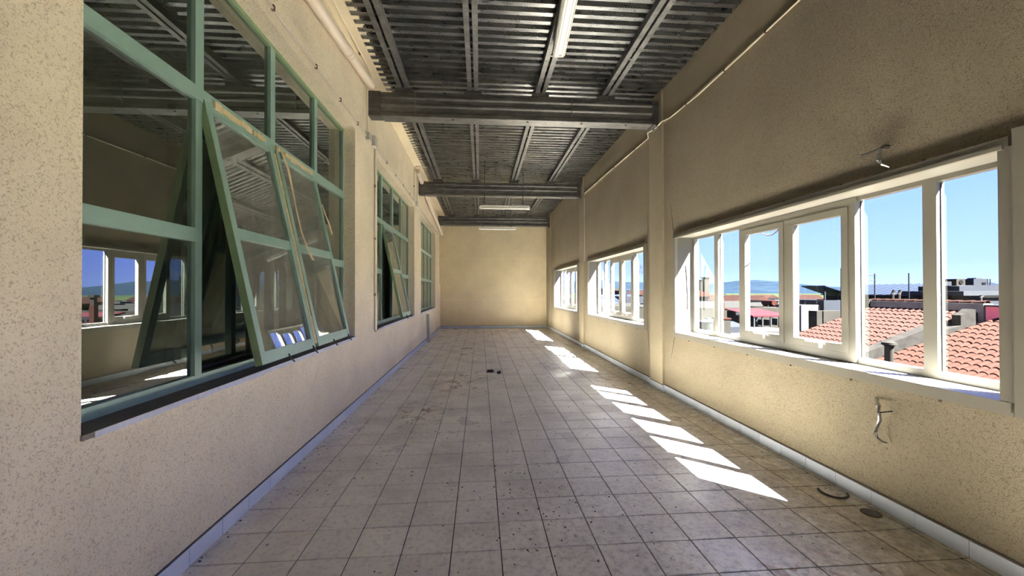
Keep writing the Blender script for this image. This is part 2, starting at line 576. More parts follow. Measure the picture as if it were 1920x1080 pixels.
SH = 0.104
def sk_left(a, b, root):
    MB().box(XL - 0.005, XL + 0.010, a + 0.002, b - 0.002, 0.0, SH).build('skirting_tile', M_SKIRT, root)
rows = [(GY + j * T, GY + (j + 1) * T) for j in range(-5, 50) if GY + (j + 1) * T <= Y1 + 0.2]
bl = skirting('baseboard_left', 'pale blue glazed tile skirting along the left wall', sk_left, [(a, min(b, Y1)) for a, b in rows])
MB().box(XL - 0.004, XL + 0.004, GY - 5 * T, Y1, SH, SH + 0.010).build('joint', M_DARKLINE, bl)

def sk_right(a, b, root):
    MB().box(XR - 0.014, XR + 0.003, a + 0.002, b - 0.002, 0.0, SH).build('skirting_tile', M_SKIRT, root)
segs = []
for a, b in rows:
    if b > 16.58: b = min(b, 16.58)
    if a >= 16.58: continue
    hit = False
    for p, q in PIL[:2]:
        if a < q and b > p:
            hit = True
            if a < p - 0.03: segs.append((a, p - 0.002))
            if b > q + 0.03: segs.append((q + 0.002, b))
    if not hit: segs.append((a, b))
br = skirting('baseboard_right', 'glazed tile skirting below the low white windows', sk_right, segs)
MB().box(XR - 0.010, XR + 0.002, GY - 5 * T, 16.58, SH, SH + 0.012).build('joint', M_DARKLINE, br)
for p, q in PIL:
    n = max(1, round((q - p) / T))
    for k in range(n):
        a = p + (q - p) * k / n; b = p + (q - p) * (k + 1) / n
        MB().box(2.878, 2.895, a + 0.002, b - 0.002, 0, SH).build('skirting_tile', M_SKIRT, br)
    MB().box(2.878, XR, p - 0.012, p, 0, SH).build('skirting_tile', M_SKIRT, br)
    MB().box(2.884, 2.9, p - 0.008, q, SH, SH + 0.011).build('joint', M_DARKLINE, br)
bf = empty('baseboard_far', (0, 0, 0), 'glazed tile skirting at the foot of the end wall', 'baseboard', kind='structure')
x = XL
while x < 2.86:
    x2 = min(x + T * 0.98, 2.88)
    MB().box(x + 0.002, x2 - 0.002, Y1 - 0.012, Y1 + 0.003, 0, SH).build('skirting_tile', M_SKIRT, bf)
    x = x2
MB().box(XL, 2.88, Y1 - 0.008, Y1 + 0.002, SH, SH + 0.010).build('joint', M_DARKLINE, bf)

# ------------------------------------------------------------------ roof deck
ceil = empty('ceiling', (0, 0, 0), 'ribbed galvanised steel roof deck seen from below', 'ceiling', kind='structure')
BEAM_Y = [6.32, 11.42, 16.62]
PT = 0.15
def deck(y0, y1):
    prof = []
    n = int(round((y1 - y0) / PT))
    st = (y1 - y0) / n
    for k in range(n):
        y = y0 + k * st
        prof += [(y, ZD), (y + 0.062, ZD), (y + 0.074, ZD + 0.07), (y + 0.138, ZD + 0.07)]
    prof.append((y1, ZD))
    mb = MB()
    m = len(prof)
    vs = [(-1.50, a, z) for a, z in prof] + [(2.97, a, z) for a, z in prof]
    fs = [(i, i + m, i + 1 + m, i + 1) for i in range(m - 1)]
    mb.add(vs, fs)
    mb.build('deck_sheet', M_DECK, ceil)
edges = [Y0, 1.2] + [b + 0.1 for b in BEAM_Y] + [Y1]
for a, b in zip(edges[:-1], edges[1:]):
    deck(a, b)
# slab above the deck keeps the sky out
MB().box(-2.2, 3.4, Y0 - 0.3, Y1 + 0.3, ZD + 0.2, ZD + 0.45).build('roof_slab', M_FAR, ceil)
# ragged mortar bites along the deck edge
for k in range(64):
    y = 1.5 + k * PT * 1.66
    if y > Y1 - 0.2: break
    MB().prism([(y, ZD + 0.013), (y + 0.05, ZD + 0.013), (y + 0.08, ZD + 0.05), (y - 0.02, ZD + 0.05)], 'x', -1.46, -1.425 + random.uniform(0, 0.03)).build('mortar_fill', M_SMOOTH, ceil)

# ------------------------------------------------------------------ beams
BT, BB = 4.668, 4.30
def beam(y, label):
    root = empty('steel_beam', (0.5, y, BB), label, 'beam', 'roof beams')
    d = 0.20
    h = BT - BB
    fr = [(0.0, 0.0), (0.0, 0.05), (0.022, 0.07), (0.022, 0.145), (0.0, 0.165), (0.0, 0.19), (0.022, 0.21), (0.022, 0.265), (0.0, 0.285), (0.0, 0.31), (0.02, 0.325), (0.02, h)]
    prof = [(y + a, BB + z) for a, z in fr] + [(y + d - a, BB + z) for a, z in reversed(fr)]
    body = MB().prism(prof, 'x', -1.705, 2.775).build('body', M_STEEL)
    lip = MB().box(-1.50, 2.775, y - 0.012, y + d + 0.012, BB - 0.012, BB + 0.004).build('bottom_lip', M_PURLIN)
    plate = MB().box(-1.706, -1.52, y - 0.012, y + 0.005, BB - 0.006, BT).build('splice_plate', M_PLATE)
    endp = MB().box(2.775, 2.80, y - 0.015, y + d + 0.02, BB - 0.02, BT + 0.01).build('end_plate', M_PLATE)
    shoe = MB().prism([(2.80, BB + 0.02), (2.89, BB - 0.05), (2.89, BT), (2.80, BT)], 'y', y + 0.02, y + d).build('shoe', M_PLATE)
    adopt(root, body, lip, plate, endp, shoe)
    for xx in (-0.42, 0.75, 1.62, 2.35):
        bt = MB().lathe([(0.016, BB - 0.026), (0.016, BB - 0.013)], xx, y + 0.05, 6).build('bolt', M_PLATE)
        adopt(root, bt)
    for xx in (-1.0, 1.45):
        s = MB().box(xx, xx + 0.012, y - 0.003, y + 0.02, BB + 0.03, BT - 0.02).build('strap', M_PURLIN)
        adopt(root, s)
    return root
beam(BEAM_Y[0], 'dark folded steel beam nearest the viewer, spanning the whole room')
beam(BEAM_Y[1], 'dark steel beam midway down the room above the hanging lamps')
beam(BEAM_Y[2], 'dark steel beam against the far end wall')

# purlins: paired channels running the length of the room
PX = [-1.258, -0.19, 0.875, 1.945]
PLAB = ['paired steel channel purlin nearest the left wall', 'paired steel channel purlin second from the left wall',
        'paired steel channel purlin behind the ceiling lamp', 'paired steel channel purlin nearest the window wall']
PZ0 = 4.735
for x, lab in zip(PX, PLAB):
    root = empty('roof_purlin', (x, 0, PZ0), lab, 'purlin', 'roof purlins')
    for a, b, s in ((x, x + 0.066, 1), (x + 0.099, x + 0.165, -1)):
        t_ = 0.006
        if s > 0:      # open side towards the gap
            prof = [(a, PZ0), (b, PZ0), (b, PZ0 + 0.016), (b - t_, PZ0 + 0.016), (b - t_, PZ0 + t_), (a + t_, PZ0 + t_), (a + t_, ZD), (a, ZD)]
        else:
            prof = [(b, PZ0), (b, ZD), (b - t_, ZD), (b - t_, PZ0 + t_), (a + t_, PZ0 + t_), (a + t_, PZ0 + 0.016), (a, PZ0 + 0.016), (a, PZ0)]
        c = MB().prism(prof, 'y', Y0, Y1 - 0.01).build('channel', M_PURLIN)
        adopt(root, c)
    for yb in BEAM_Y:
        k = MB().box(x - 0.05, x + 0.215, yb + 0.01, yb + 0.19, BT, PZ0).build('bracket', M_PLATE)
        adopt(root, k)
    for yy in (1.0, 3.1, 5.3, 8.1, 10.0, 13.2, 15.0):
        k = MB().box(x + 0.05, x + 0.115, yy, yy + 0.03, PZ0 - 0.002, PZ0 + 0.02).build('spacer_clip', M_PURLIN)
        adopt(root, k)

# ------------------------------------------------------------------ left windows (green)
XF = -1.86
def left_window(idx, y0, y1, open_bays, label):
    W = empty('window_%d' % idx, (XF, (y0 + y1) / 2, LZ0), label, 'window', kind='structure')
    fd = 0.05
    bay = (y1 - y0) / 4
    ms = [y0 + bay * k for k in range(1, 4)]
    hw = 0.04
    Z1a, Z1b, Z2a, Z2b = 1.93, 2.02, 2.87, 2.96
    def part(mb, name, mat, parent=W):
        o = mb.build(name, mat)
        adopt(parent, o)
        return o
    part(MB().box(XF - fd, XF, y0, y1, LZ0, LZ0 + 0.065), 'bottom_rail', M_GREEN)
    part(MB().box(XF - fd, XF + 0.004, y0, y1, LZ1 - 0.035, LZ1), 'top_rail', M_GREEN2)
    part(MB().box(XF - fd, XF + 0.002, y0, y0 + 0.03, LZ0, LZ1), 'jamb', M_GREEN)
    part(MB().box(XF - fd, XF + 0.002, y1 - 0.03, y1, LZ0, LZ1), 'jamb', M_GREEN)
    for m_ in ms:
        part(MB().box(XF - fd, XF + 0.005, m_ - hw, m_ + hw, Z2b, LZ1 - 0.03), 'mullion', M_GREEN)
        part(MB().box(XF - fd, XF + 0.003, m_ - hw * 0.8, m_ + hw * 0.8, LZ0 + 0.06, Z2a), 'mullion', M_GREEN)
    part(MB().box(XF - fd, XF + 0.007, y0, y1, Z2a, Z2b), 'transom', M_GREEN)
    for k in range(4):
        a, b = y0 + bay * k, y0 + bay * (k + 1)
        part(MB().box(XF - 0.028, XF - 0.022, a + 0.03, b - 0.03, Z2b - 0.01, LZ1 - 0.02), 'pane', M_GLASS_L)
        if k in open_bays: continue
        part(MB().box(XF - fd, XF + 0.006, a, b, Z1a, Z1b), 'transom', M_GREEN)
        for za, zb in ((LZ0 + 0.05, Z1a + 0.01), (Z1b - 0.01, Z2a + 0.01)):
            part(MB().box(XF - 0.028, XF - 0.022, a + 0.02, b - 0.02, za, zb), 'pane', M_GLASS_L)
    # sill
    part(MB().box(XF - 0.04, XL + 0.012, y0 - 0.005, y1 + 0.005, LZ0 - 0.026, LZ0 - 0.002), 'window_sill', M_SILLTOP)
    # chipped plaster edge under the sill nose
    mb = MB()
    n = 40
    for k in range(n):
        a = y0 + 0.05 + (y1 - y0 - 0.05) * k / n; b = y0 + 0.05 + (y1 - y0 - 0.05) * (k + 1) / n
        mb.box(XL - 0.004, XL + 0.014 + random.uniform(-0.002, 0.002), a, b, LZ0 - 0.026 - random.uniform(0.004, 0.016), LZ0 - 0.003)
    part(mb, 'plaster_nosing', M_MARBLE)
    # beads: dark gasket on the left of each mullion
    for k in open_bays:
        a, b = y0 + bay * k + 0.035, y0 + bay * (k + 1) - 0.03
        hz, hx, L, ang = 2.895, XF + 0.012, 1.83, math.radians(12.0)
        S = bpy.data.objects.new('sash', None)
        COL.objects.link(S)
        S.location = (hx, 0, hz)
        S.rotation_euler = (0, -ang, 0)
        S.parent = W
        S.matrix_parent_inverse = Matrix.Translation(-W.location)
        w = 0.06; dd = 0.045
        def sp(mb, name, mat):
            return mb.build(name, mat, S)
        sp(MB().box(-dd, 0, a, b, -L, -L + 0.085), 'bottom_rail', M_GREEN)
        sp(MB().box(-dd, 0, a, b, -0.065, 0), 'top_rail', M_GREEN)
        sp(MB().box(-dd, 0.001, a, a + w, -L, 0), 'stile', M_GREEN)
        sp(MB().box(-dd, 0.001, b - w, b, -L, 0), 'stile', M_GREEN)
        sp(MB().box(-dd + 0.01, -0.002, a, b, -0.945, -0.87), 'mid_rail', M_GREEN)
        sp(MB().box(-0.026, -0.02, a + w - 0.01, b - w + 0.01, -L + 0.07, -0.93), 'pane', M_GLASS_S)
        sp(MB().box(-0.026, -0.02, a + w - 0.01, b - w + 0.01, -0.89, -0.05), 'pane', M_GLASS_S)
        sp(MB().box(-dd - 0.002, 0.0, a - 0.003, a, -L, 0), 'edge_gasket', M_GREEN2)
        for q in (0.42, 0.93):
            yy = a + (b - a) * q
            sp(MB().tube([(0.005, yy, -L + 0.02), (0.01, yy + 0.01, -L - 0.02), (0.012, yy + 0.05, -L - 0.05)], 0.007, 6), 'stay_pin', M_BLACK)
    return W

w1 = left_window(1, LW[0][0], LW[0][1], (1, 2), 'large green framed window nearest the viewer with two tilted sashes')
w2 = left_window(2, LW[1][0], LW[1][1], (1,), 'middle green framed window with one sash tilted open')
w3 = left_window(3, LW[2][0], LW[2][1], (), 'farthest green framed window, fully closed')

# peeling strips of sealant on the nearest window
def ribbon(pts, width, mat, name, parent):
    mb = MB()
    vs = []; fs = []
    for (x, y, z), wd in zip(pts, width):
        vs += [(x, y - wd / 2, z), (x + 0.006, y, z + 0.002), (x, y + wd / 2, z), (x - 0.004, y, z)]
    n = len(pts)
    for i in range(n - 1):
        for k in range(4):
            k2 = (k + 1) % 4
            fs.append((i * 4 + k, i * 4 + k2, (i + 1) * 4 + k2, (i + 1) * 4 + k))
    fs += [(0, 1, 2, 3), tuple(range(4 * n - 4, 4 * n))[::-1]]
    o = mb.add(vs, fs).build(name, mat)
    adopt(parent, o)
def on_sash(y, s, off=0.01):
    """point s metres down the tilted sash face"""
    a = math.radians(12.0)
    return (XF + 0.012 + math.sin(a) * s + math.cos(a) * off, y, 2.895 - math.cos(a) * s)
pp = [on_sash(3.90, 0.0, 0.02), on_sash(3.93, 0.15, 0.03), on_sash(3.95, 0.35, 0.02), on_sash(3.94, 0.55, 0.02), on_sash(3.93, 0.75, 0.025), on_sash(3.93, 0.92, 0.05), on_sash(3.95, 1.02, 0.07)]
ribbon(pp, [0.05, 0.06, 0.035, 0.03, 0.03, 0.04, 0.07], M_PEEL, 'peeling_sealant', w1)
pp = [on_sash(4.70, 0.33, 0.01), on_sash(4.715, 0.45, 0.02), on_sash(4.73, 0.56, 0.035), on_sash(4.73, 0.66, 0.04)]
ribbon(pp, [0.02, 0.05, 0.06, 0.04], M_PEEL, 'peeling_sealant', w1)
for a, b in ((2.96, 3.42), (3.44, 3.62), (3.82, 3.92), (3.98, 4.62)):
    mb = MB(); n = 6
    for k in range(n):
        ya = a + (b - a) * k / n; yb = a + (b - a) * (k + 1) / n
        mb.box(XF + 0.006, XF + 0.022 + random.uniform(0, 0.008), ya, yb, 2.885 + random.uniform(-0.01, 0.004), 2.92 + random.uniform(-0.006, 0.01))
    o = mb.build('sealant_strip', M_PEEL); adopt(w1, o)
mb = MB(); n = 14
for k in range(n):
    p_, q_ = on_sash(3.795, 0.05 + k * 0.125, -0.012), on_sash(3.795, 0.05 + (k + 1) * 0.125, -0.012)
    mb.tube([p_, q_], 0.011 + random.uniform(0, 0.007), 5)
o = mb.build('sealant_strip', M_PEEL); adopt(w1, o)

# inner glazing behind the open bays and the dark room beyond
for y0, y1, k in ((2.86, 4.72, 0), (7.86, 8.78, 1)):
    G2 = empty('inner_window', (-2.02, (y0 + y1) / 2, 1.0), ['dark sliding window behind the gap of the nearest tilted sashes', 'dark sliding window behind the gap of the middle window'][k], 'window', 'inner sliding windows')
    X = -2.03
    items = [MB().box(X - 0.04, X, y0, y1, 1.0, 1.06).build('rail', M_PLATE), MB().box(X - 0.04, X, y0, y1, 2.80, 2.86).build('rail', M_PLATE)]
    for yy in (y0, (y0 + y1) / 2 - 0.03, y1 - 0.06):
        items.append(MB().box(X - 0.045, X + 0.005, yy, yy + 0.06, 1.0, 2.86).build('stile', M_PLATE))
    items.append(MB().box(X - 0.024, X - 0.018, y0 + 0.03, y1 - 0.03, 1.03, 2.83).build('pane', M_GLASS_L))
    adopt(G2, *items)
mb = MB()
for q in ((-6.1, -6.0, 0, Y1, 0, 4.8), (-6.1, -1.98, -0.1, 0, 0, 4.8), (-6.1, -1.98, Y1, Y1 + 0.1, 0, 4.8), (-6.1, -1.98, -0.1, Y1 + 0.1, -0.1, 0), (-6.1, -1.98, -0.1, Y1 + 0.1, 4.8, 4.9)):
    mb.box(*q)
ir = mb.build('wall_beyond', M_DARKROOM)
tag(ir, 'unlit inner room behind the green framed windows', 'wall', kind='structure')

# ------------------------------------------------------------------ right windows (white)
def right_window(idx, y0, y1, label, near=False):
    W = empty('window_%d' % idx, (3.2, (y0 + y1) / 2, RZ0), label, 'window', kind='structure')
    def part(mb, name, mat=M_WHITE, parent=W):
        o = mb.build(name, mat)
        adopt(parent, o)
        return o
    fx0, fx1 = 2.893, XR + 0.002
    zi0, zi1 = 0.985, 2.395
    yi0, yi1 = y0 + 0.055, y1 - 0.075
    # casing on the wall face, with a small step
    part(MB().box(fx0, fx1, y0, y1, zi1, RZ1), 'casing')
    part(MB().box(fx0 - 0.012, fx0 + 0.02, y0 + 0.02, y1 - 0.02, zi1 - 0.012, zi1 + 0.012), 'casing_bead')
    part(MB().box(fx0, fx1, y0, y1, RZ0, zi0), 'casing')
    part(MB().box(fx0 + 0.012, fx1, y0, y1, RZ0 - 0.022, RZ0), 'casing_bead')
    part(MB().box(fx0, fx1, y1 - 0.07, y1, zi0, zi1), 'casing')
    if near:
        part(MB().box(2.868, fx1, y0 - 0.10, y0 - 0.032, RZ0 - 0.01, RZ1 + 0.025), 'casing')
        part(MB().box(fx0 + 0.004, fx1, y0 - 0.032, y0 + 0.05, zi0, zi1), 'casing')
    else:
        part(MB().box(fx0, fx1, y0, y0 + 0.05, zi0, zi1), 'casing')
    for yy in [y0 + 0.35 + k * 0.62 for k in range(6)]:
        part(MB().tube([(fx0 + 0.008, yy, RZ0 - 0.022), (fx0 + 0.008, yy, RZ0 - 0.034)], 0.008, 6), 'screw', M_RUST)
        part(MB().tube([(fx0 + 0.025, yy + 0.1, RZ1 + 0.012), (fx0 + 0.037, yy + 0.1, RZ1 + 0.012)], 0.008, 6), 'screw', M_RUST)
    # liner boards of the deep reveal
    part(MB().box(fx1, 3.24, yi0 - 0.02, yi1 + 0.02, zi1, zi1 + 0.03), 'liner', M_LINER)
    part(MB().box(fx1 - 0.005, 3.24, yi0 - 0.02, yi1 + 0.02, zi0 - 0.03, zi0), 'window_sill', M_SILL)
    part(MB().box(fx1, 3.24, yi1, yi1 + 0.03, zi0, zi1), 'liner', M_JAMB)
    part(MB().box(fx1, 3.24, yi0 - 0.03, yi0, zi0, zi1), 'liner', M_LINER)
    # fixed frame
    a, b = 3.165, 3.225
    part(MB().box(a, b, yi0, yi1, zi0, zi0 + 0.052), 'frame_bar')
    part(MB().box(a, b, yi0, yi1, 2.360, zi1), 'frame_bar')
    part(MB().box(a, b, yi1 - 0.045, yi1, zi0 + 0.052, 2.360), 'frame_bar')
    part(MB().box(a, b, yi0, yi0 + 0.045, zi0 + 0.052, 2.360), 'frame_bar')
    off = y0 - 2.0
    sc_ = (y1 - y0) / 3.89
    Y = lambda v: y0 + (v - 2.0) * sc_
    m1, m3, s0, s1 = (5.17, 5.26), (2.575, 2.665), 3.17, 4.70
    for q in (m1, m3):
        part(MB().box(a, b, Y(q[0]), Y(q[1]), zi0 + 0.052, 2.360), 'mullion')
    # casement pair
    part(MB().box(a - 0.02, b + 0.003, Y(s0), Y(s0) + 0.06, zi0 + 0.075, zi1 - 0.07), 'frame_bar')
    part(MB().box(a - 0.02, b + 0.003, Y(s1) - 0.06, Y(s1), zi0 + 0.075, zi1 - 0.07), 'frame_bar')
    part(MB().box(a - 0.02, b + 0.003, Y(s0), Y(s1), zi0 + 0.01, zi0 + 0.075), 'frame_bar')
    part(MB().box(a - 0.02, b + 0.003, Y(s0), Y(s1), zi1 - 0.07, zi1 - 0.004), 'frame_bar')
    cm = (Y(s0) + Y(s1)) / 2
    part(MB().box(a - 0.022, b, cm - 0.035, cm + 0.035, zi0 + 0.075, zi1 - 0.07), 'mullion')
    for q0, q1 in ((Y(s0) + 0.062, cm - 0.037), (cm + 0.037, Y(s1) - 0.062)):
        S = empty('sash', (a, (q0 + q1) / 2, zi0))
        S.parent = W; S.matrix_parent_inverse = Matrix.Translation(-W.location)
        def sp(mb, name, mat=M_WHITE):
            o = mb.build(name, mat); adopt(S, o)
        z0_, z1_ = zi0 + 0.078, zi1 - 0.073
        w = 0.062
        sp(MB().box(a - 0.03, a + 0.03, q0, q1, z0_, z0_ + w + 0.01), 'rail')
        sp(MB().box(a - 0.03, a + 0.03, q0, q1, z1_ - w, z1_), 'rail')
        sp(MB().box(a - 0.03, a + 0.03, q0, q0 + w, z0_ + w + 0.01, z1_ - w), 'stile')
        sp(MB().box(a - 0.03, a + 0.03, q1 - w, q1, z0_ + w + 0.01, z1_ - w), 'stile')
        sp(MB().box(a - 0.002, a + 0.002, q0 + w - 0.01, q1 - w + 0.01, z0_ + w, z1_ - w + 0.01), 'pane', M_GLASS_R)
        c_ = (q0 + q1) / 2
        h = MB().box(a - 0.04, a - 0.029, c_ - 0.06, c_ + 0.12, z0_ + 0.052, z0_ + 0.068)
        h.box(a - 0.05, a - 0.029, c_ - 0.075, c_ - 0.05, z0_ + 0.012, z0_ + 0.07)
        sp(h, 'latch', M_LAMPW)
    for q0, q1 in ((yi0 + 0.04, Y(m3[0])), (Y(m3[1]), Y(s0)), (Y(s1), Y(m1[0])), (Y(m1[1]), yi1 - 0.04)):
        part(MB().box(3.204, 3.209, q0 - 0.005, q1 + 0.005, zi0 + 0.045, 2.365), 'pane', M_GLASS_R)
        g = MB().box(3.195, 3.204, q0, q0 + 0.006, zi0 + 0.05, 2.35).box(3.195, 3.204, q1 - 0.006, q1, zi0 + 0.05, 2.35)
        part(g, 'gasket', M_BLACK)
    return W

right_window(4, *RW[0], 'nearest wide white window overlooking the red tiled roofs', near=True)
right_window(5, *RW[1], 'middle white window in the right wall between two pilasters')
right_window(6, *RW[2], 'farthest white window in the right wall near the end wall')
right_window(7, *RW[3], 'unseen white window added beside the viewer to light the near end')  # out of view, added for the light it lets onto the near walls

# ------------------------------------------------------------------ drain pipes along the left soffit
def drain(label, pts, r, couplings, group='ceiling drain pipes'):
    root = empty('drain_pipe', pts[0], label, 'pipe', group)
    for k in range(len(pts) - 1):
        if pts[k] == pts[k + 1] or (pts[k][1] < 11.45 < pts[k + 1][1]): continue
        o = MB().tube([pts[k], pts[k + 1]], r, 20).build('pipe_length', M_PVC, smooth=True); adopt(root, o)
    for (c, d) in couplings:
        c = Vector(c); d = Vector(d).normalized()
        o = MB().tube([c - d * 0.05, c - d * 0.045, c + d * 0.045, c + d * 0.05], [r, r + 0.006, r + 0.006, r], 20).build('coupling', M_PVC, smooth=True); adopt(root, o)
        o = MB().tube([c + d * 0.051, c + d * 0.056], r + 0.003, 20).build('seal', M_DARKLINE); adopt(root, o)
    return root
PXA = -1.615
drain('thick ivory drain pipe under the soffit above the nearest green window',
      [(PXA, -2.0, 3.77), (PXA, 2.4, 4.25), (PXA, 5.10, 4.552), (PXA, 6.14, 4.67)], 0.062,
      [((PXA, 5.12, 4.554), (0, 1, 0.11)), ((PXA, 2.4, 4.25), (0, 1, 0.11))])
drain('ivory drain pipe descending from the middle beam to the far left corner',
      [(PXA, 10.75, 4.74), (PXA, 11.39, 4.63), (PXA, 11.66, 4.60), (PXA, 13.7, 4.33), (PXA, 15.2, 4.21), (PXA, 16.75, 4.05), (PXA, 17.3, 4.0)], 0.06,
      [((PXA, 13.7, 4.33), (0, 1, -0.1)), ((PXA, 12.6, 4.47), (0, 1, -0.13)), ((PXA, 15.2, 4.21), (0, 1, -0.09))])
dp2 = [q for q in bpy.data.objects if q.name == 'drain_pipe.001'][0]
o = MB().tube([(PXA - 0.02, 17.3, 4.0), (PXA - 0.02, 17.42, 4.03), (PXA - 0.02, 17.47, 4.12), (PXA - 0.02, 17.47, 4.6)], 0.05, 14).build('riser_pipe', M_PVC, smooth=True)
adopt(dp2, o)

# ------------------------------------------------------------------ conduits and boxes on the left wall
def conduit(name, label, runs, r, mat, clips=(), boxes=(), group=None):
    root = empty(name, runs[0][0], label, 'conduit', group)
    for pts in runs:
        o = MB().tube(pts, r, 8).build('tube', mat, smooth=True); adopt(root, o)
    for c in clips:
        c = Vector(c)
        o = MB().box(c.x - 0.012, c.x + 0.012, c.y - 0.012, c.y + 0.012, c.z - 0.02, c.z + 0.024).build('clip', M_RUST); adopt(root, o)
    for (c, w, h) in boxes:
        o = MB().box(XL + 0.001, XL + 0.055, c[0] - w / 2, c[0] + w / 2, c[1] - h / 2, c[1] + h / 2).build('junction_box', M_LAMPB); adopt(root, o)
    return root
cx = XL + 0.016
G_ = 'surface conduits on the left wall'
conduit('conduit', 'thin conduit running along the head of the nearest green window',
        [[(cx, -3, 3.925), (cx, 6.16, 3.925)]], 0.011, M_CONDUIT,
        [(cx, y, 3.93) for y in (1.4, 2.4, 3.45, 4.32, 5.05, 5.75)], [((6.24, 3.935), 0.1, 0.11)], G_)
conduit('conduit', 'bent conduit rising past the left end of the nearest beam',
        [[(cx, 6.24, 3.995), (cx, 6.24, 4.62), (cx + 0.02, 6.22, 4.68), (-1.60, 6.12, 4.80), (-1.60, 5.9, 4.825), (-1.62, 5.0, 4.828), (-1.62, -2.0, 4.828)]], 0.011, M_CABLE,
        [(-1.62, y, 4.826) for y in (3.6, 4.5, 5.6)], [], G_)
conduit('conduit', 'conduit dropping down the pier between the first two green windows',
        [[(cx, 6.62, 3.95), (cx, 6.68, 3.90), (cx, 6.68, 1.0), (cx, 6.72, 0.955), (cx + 0.01, 6.85, 0.97), (cx + 0.05, 7.02, 1.0)]], 0.013, M_CONDUIT,
        [(cx, 6.68, z) for z in (3.3, 2.45, 1.55)], [((6.60, 3.99), 0.13, 0.16)], G_)
conduit('conduit', 'thin conduit along the head of the middle green window',
        [[(cx, 6.70, 3.95), (cx, 10.855, 3.935)]], 0.011, M_CONDUIT, [(cx, y, 3.945) for y in (7.5, 8.3, 9.1, 9.9)], [((10.92, 3.92), 0.12, 0.12)], G_)
conduit('conduit', 'looped conduit beside the left end of the middle beam',
        [[(cx, 10.55, 3.96), (cx, 10.55, 4.79), (-1.62, 10.56, 4.822), (-1.50, 10.58, 4.822)], [(cx, 11.05, 3.985), (cx, 11.1, 4.5), (cx, 11.12, 4.81)]], 0.011, M_CONDUIT,
        [(cx, 10.55, 4.3)], [], G_)
conduit('conduit', 'conduit along the head of the farthest green window',
        [[(cx, 10.98, 3.915), (cx, 16.4, 3.90), (cx, 16.55, 3.88)]], 0.018, M_CONDUIT, [(cx, y, 3.91) for y in (12, 13.2, 14.6)], [], G_)
conduit('conduit', 'thin vertical conduit in the far left corner of the room',
        [[(cx, 17.2, 3.95), (cx, 17.2, 1.9)]], 0.013, M_CONDUIT, [(cx, 17.2, 3.0)], [], G_)

# cable along the right wall
rc = XR - 0.02
root = empty('wall_cable', (rc, 3, 4.25), 'long pale cable clipped high along the window wall', 'cable')
pts = [(rc, -3, 4.26), (rc, 3.4, 4.258), (rc, 4.3, 4.235), (rc, 5.2, 4.225), (rc, 6.0, 4.262), (2.873, 6.2, 4.285), (2.873, 6.42, 4.27), (2.873, 6.74, 4.315), (rc, 6.80, 4.25), (rc, 8.0, 4.28), (rc, 9.5, 4.31), (rc, 11.10, 4.33)]
o = MB().tube(pts, 0.009, 8).build('cable', M_CABLE, smooth=True); adopt(root, o)
for y, z in ((2.6, 4.262), (3.9, 4.25), (4.6, 4.236), (5.5, 4.245), (7.4, 4.27), (8.6, 4.295), (9.8, 4.315)):
    o = MB().box(rc - 0.012, rc + 0.014, y - 0.01, y + 0.01, z - 0.016, z + 0.016).build('clip', M_RUST); adopt(root, o)
o = MB().tube([(2.90, 11.15, 4.33), (2.86, 11.1, 4.34), (2.86, 11.1, 4.40), (2.875, 11.12, 4.78)], 0.008, 8).build('cable_drop', M_CONDUIT, smooth=True)
adopt(root, o)
o = MB().tube([(rc + 0.012, 11.17, 4.2), (rc + 0.012, 11.17, 2.45)], 0.012, 8).build('wall_conduit', M_CONDUIT)
tag(o, 'thin vertical conduit on the near edge of the middle pilaster', 'conduit')

# ------------------------------------------------------------------ lamps
def batten_lamp(label, x0, x1, y, z, ztop):
    root = empty('hanging_lamp', ((x0 + x1) / 2, y, z), label, 'lamp', 'hanging tube lamps')
    o = MB().prism([(y - 0.03, z + 0.035), (y + 0.03, z + 0.035), (y + 0.045, z + 0.075), (y - 0.045, z + 0.075)], 'x', x0 + 0.02, x1 - 0.02).build('housing', M_LAMPB); adopt(root, o)
    o = MB().tube([(x0 + 0.05, y, z + 0.012), (x1 - 0.05, y, z + 0.012)], 0.025, 12).build('tube', M_LAMPW, smooth=True); adopt(root, o)
    for x in (x0, x1 - 0.05):
        o = MB().box(x, x + 0.05, y - 0.022, y + 0.022, z - 0.012, z + 0.05).build('end_cap', M_LAMPW); adopt(root, o)
    for x in (x0 + 0.13, x1 - 0.17):
        o = MB().tube([(x, y, z + 0.07), (x, y, ztop)], 0.009, 6).build('rod', M_PLATE); adopt(root, o)
    for x in (x0 + 0.4, x1 - 0.45):
        o = MB().box(x, x + 0.04, y - 0.05, y + 0.05, z + 0.03, z + 0.09).build('clip', M_LAMPB); adopt(root, o)
batten_lamp('bare tube lamp hanging on rods in front of the middle beam', -0.02, 1.235, 10.0, 3.64, ZD)
batten_lamp('bare tube lamp hanging on rods closest to the end wall', -0.04, 1.21, 13.7, 3.69, ZD)

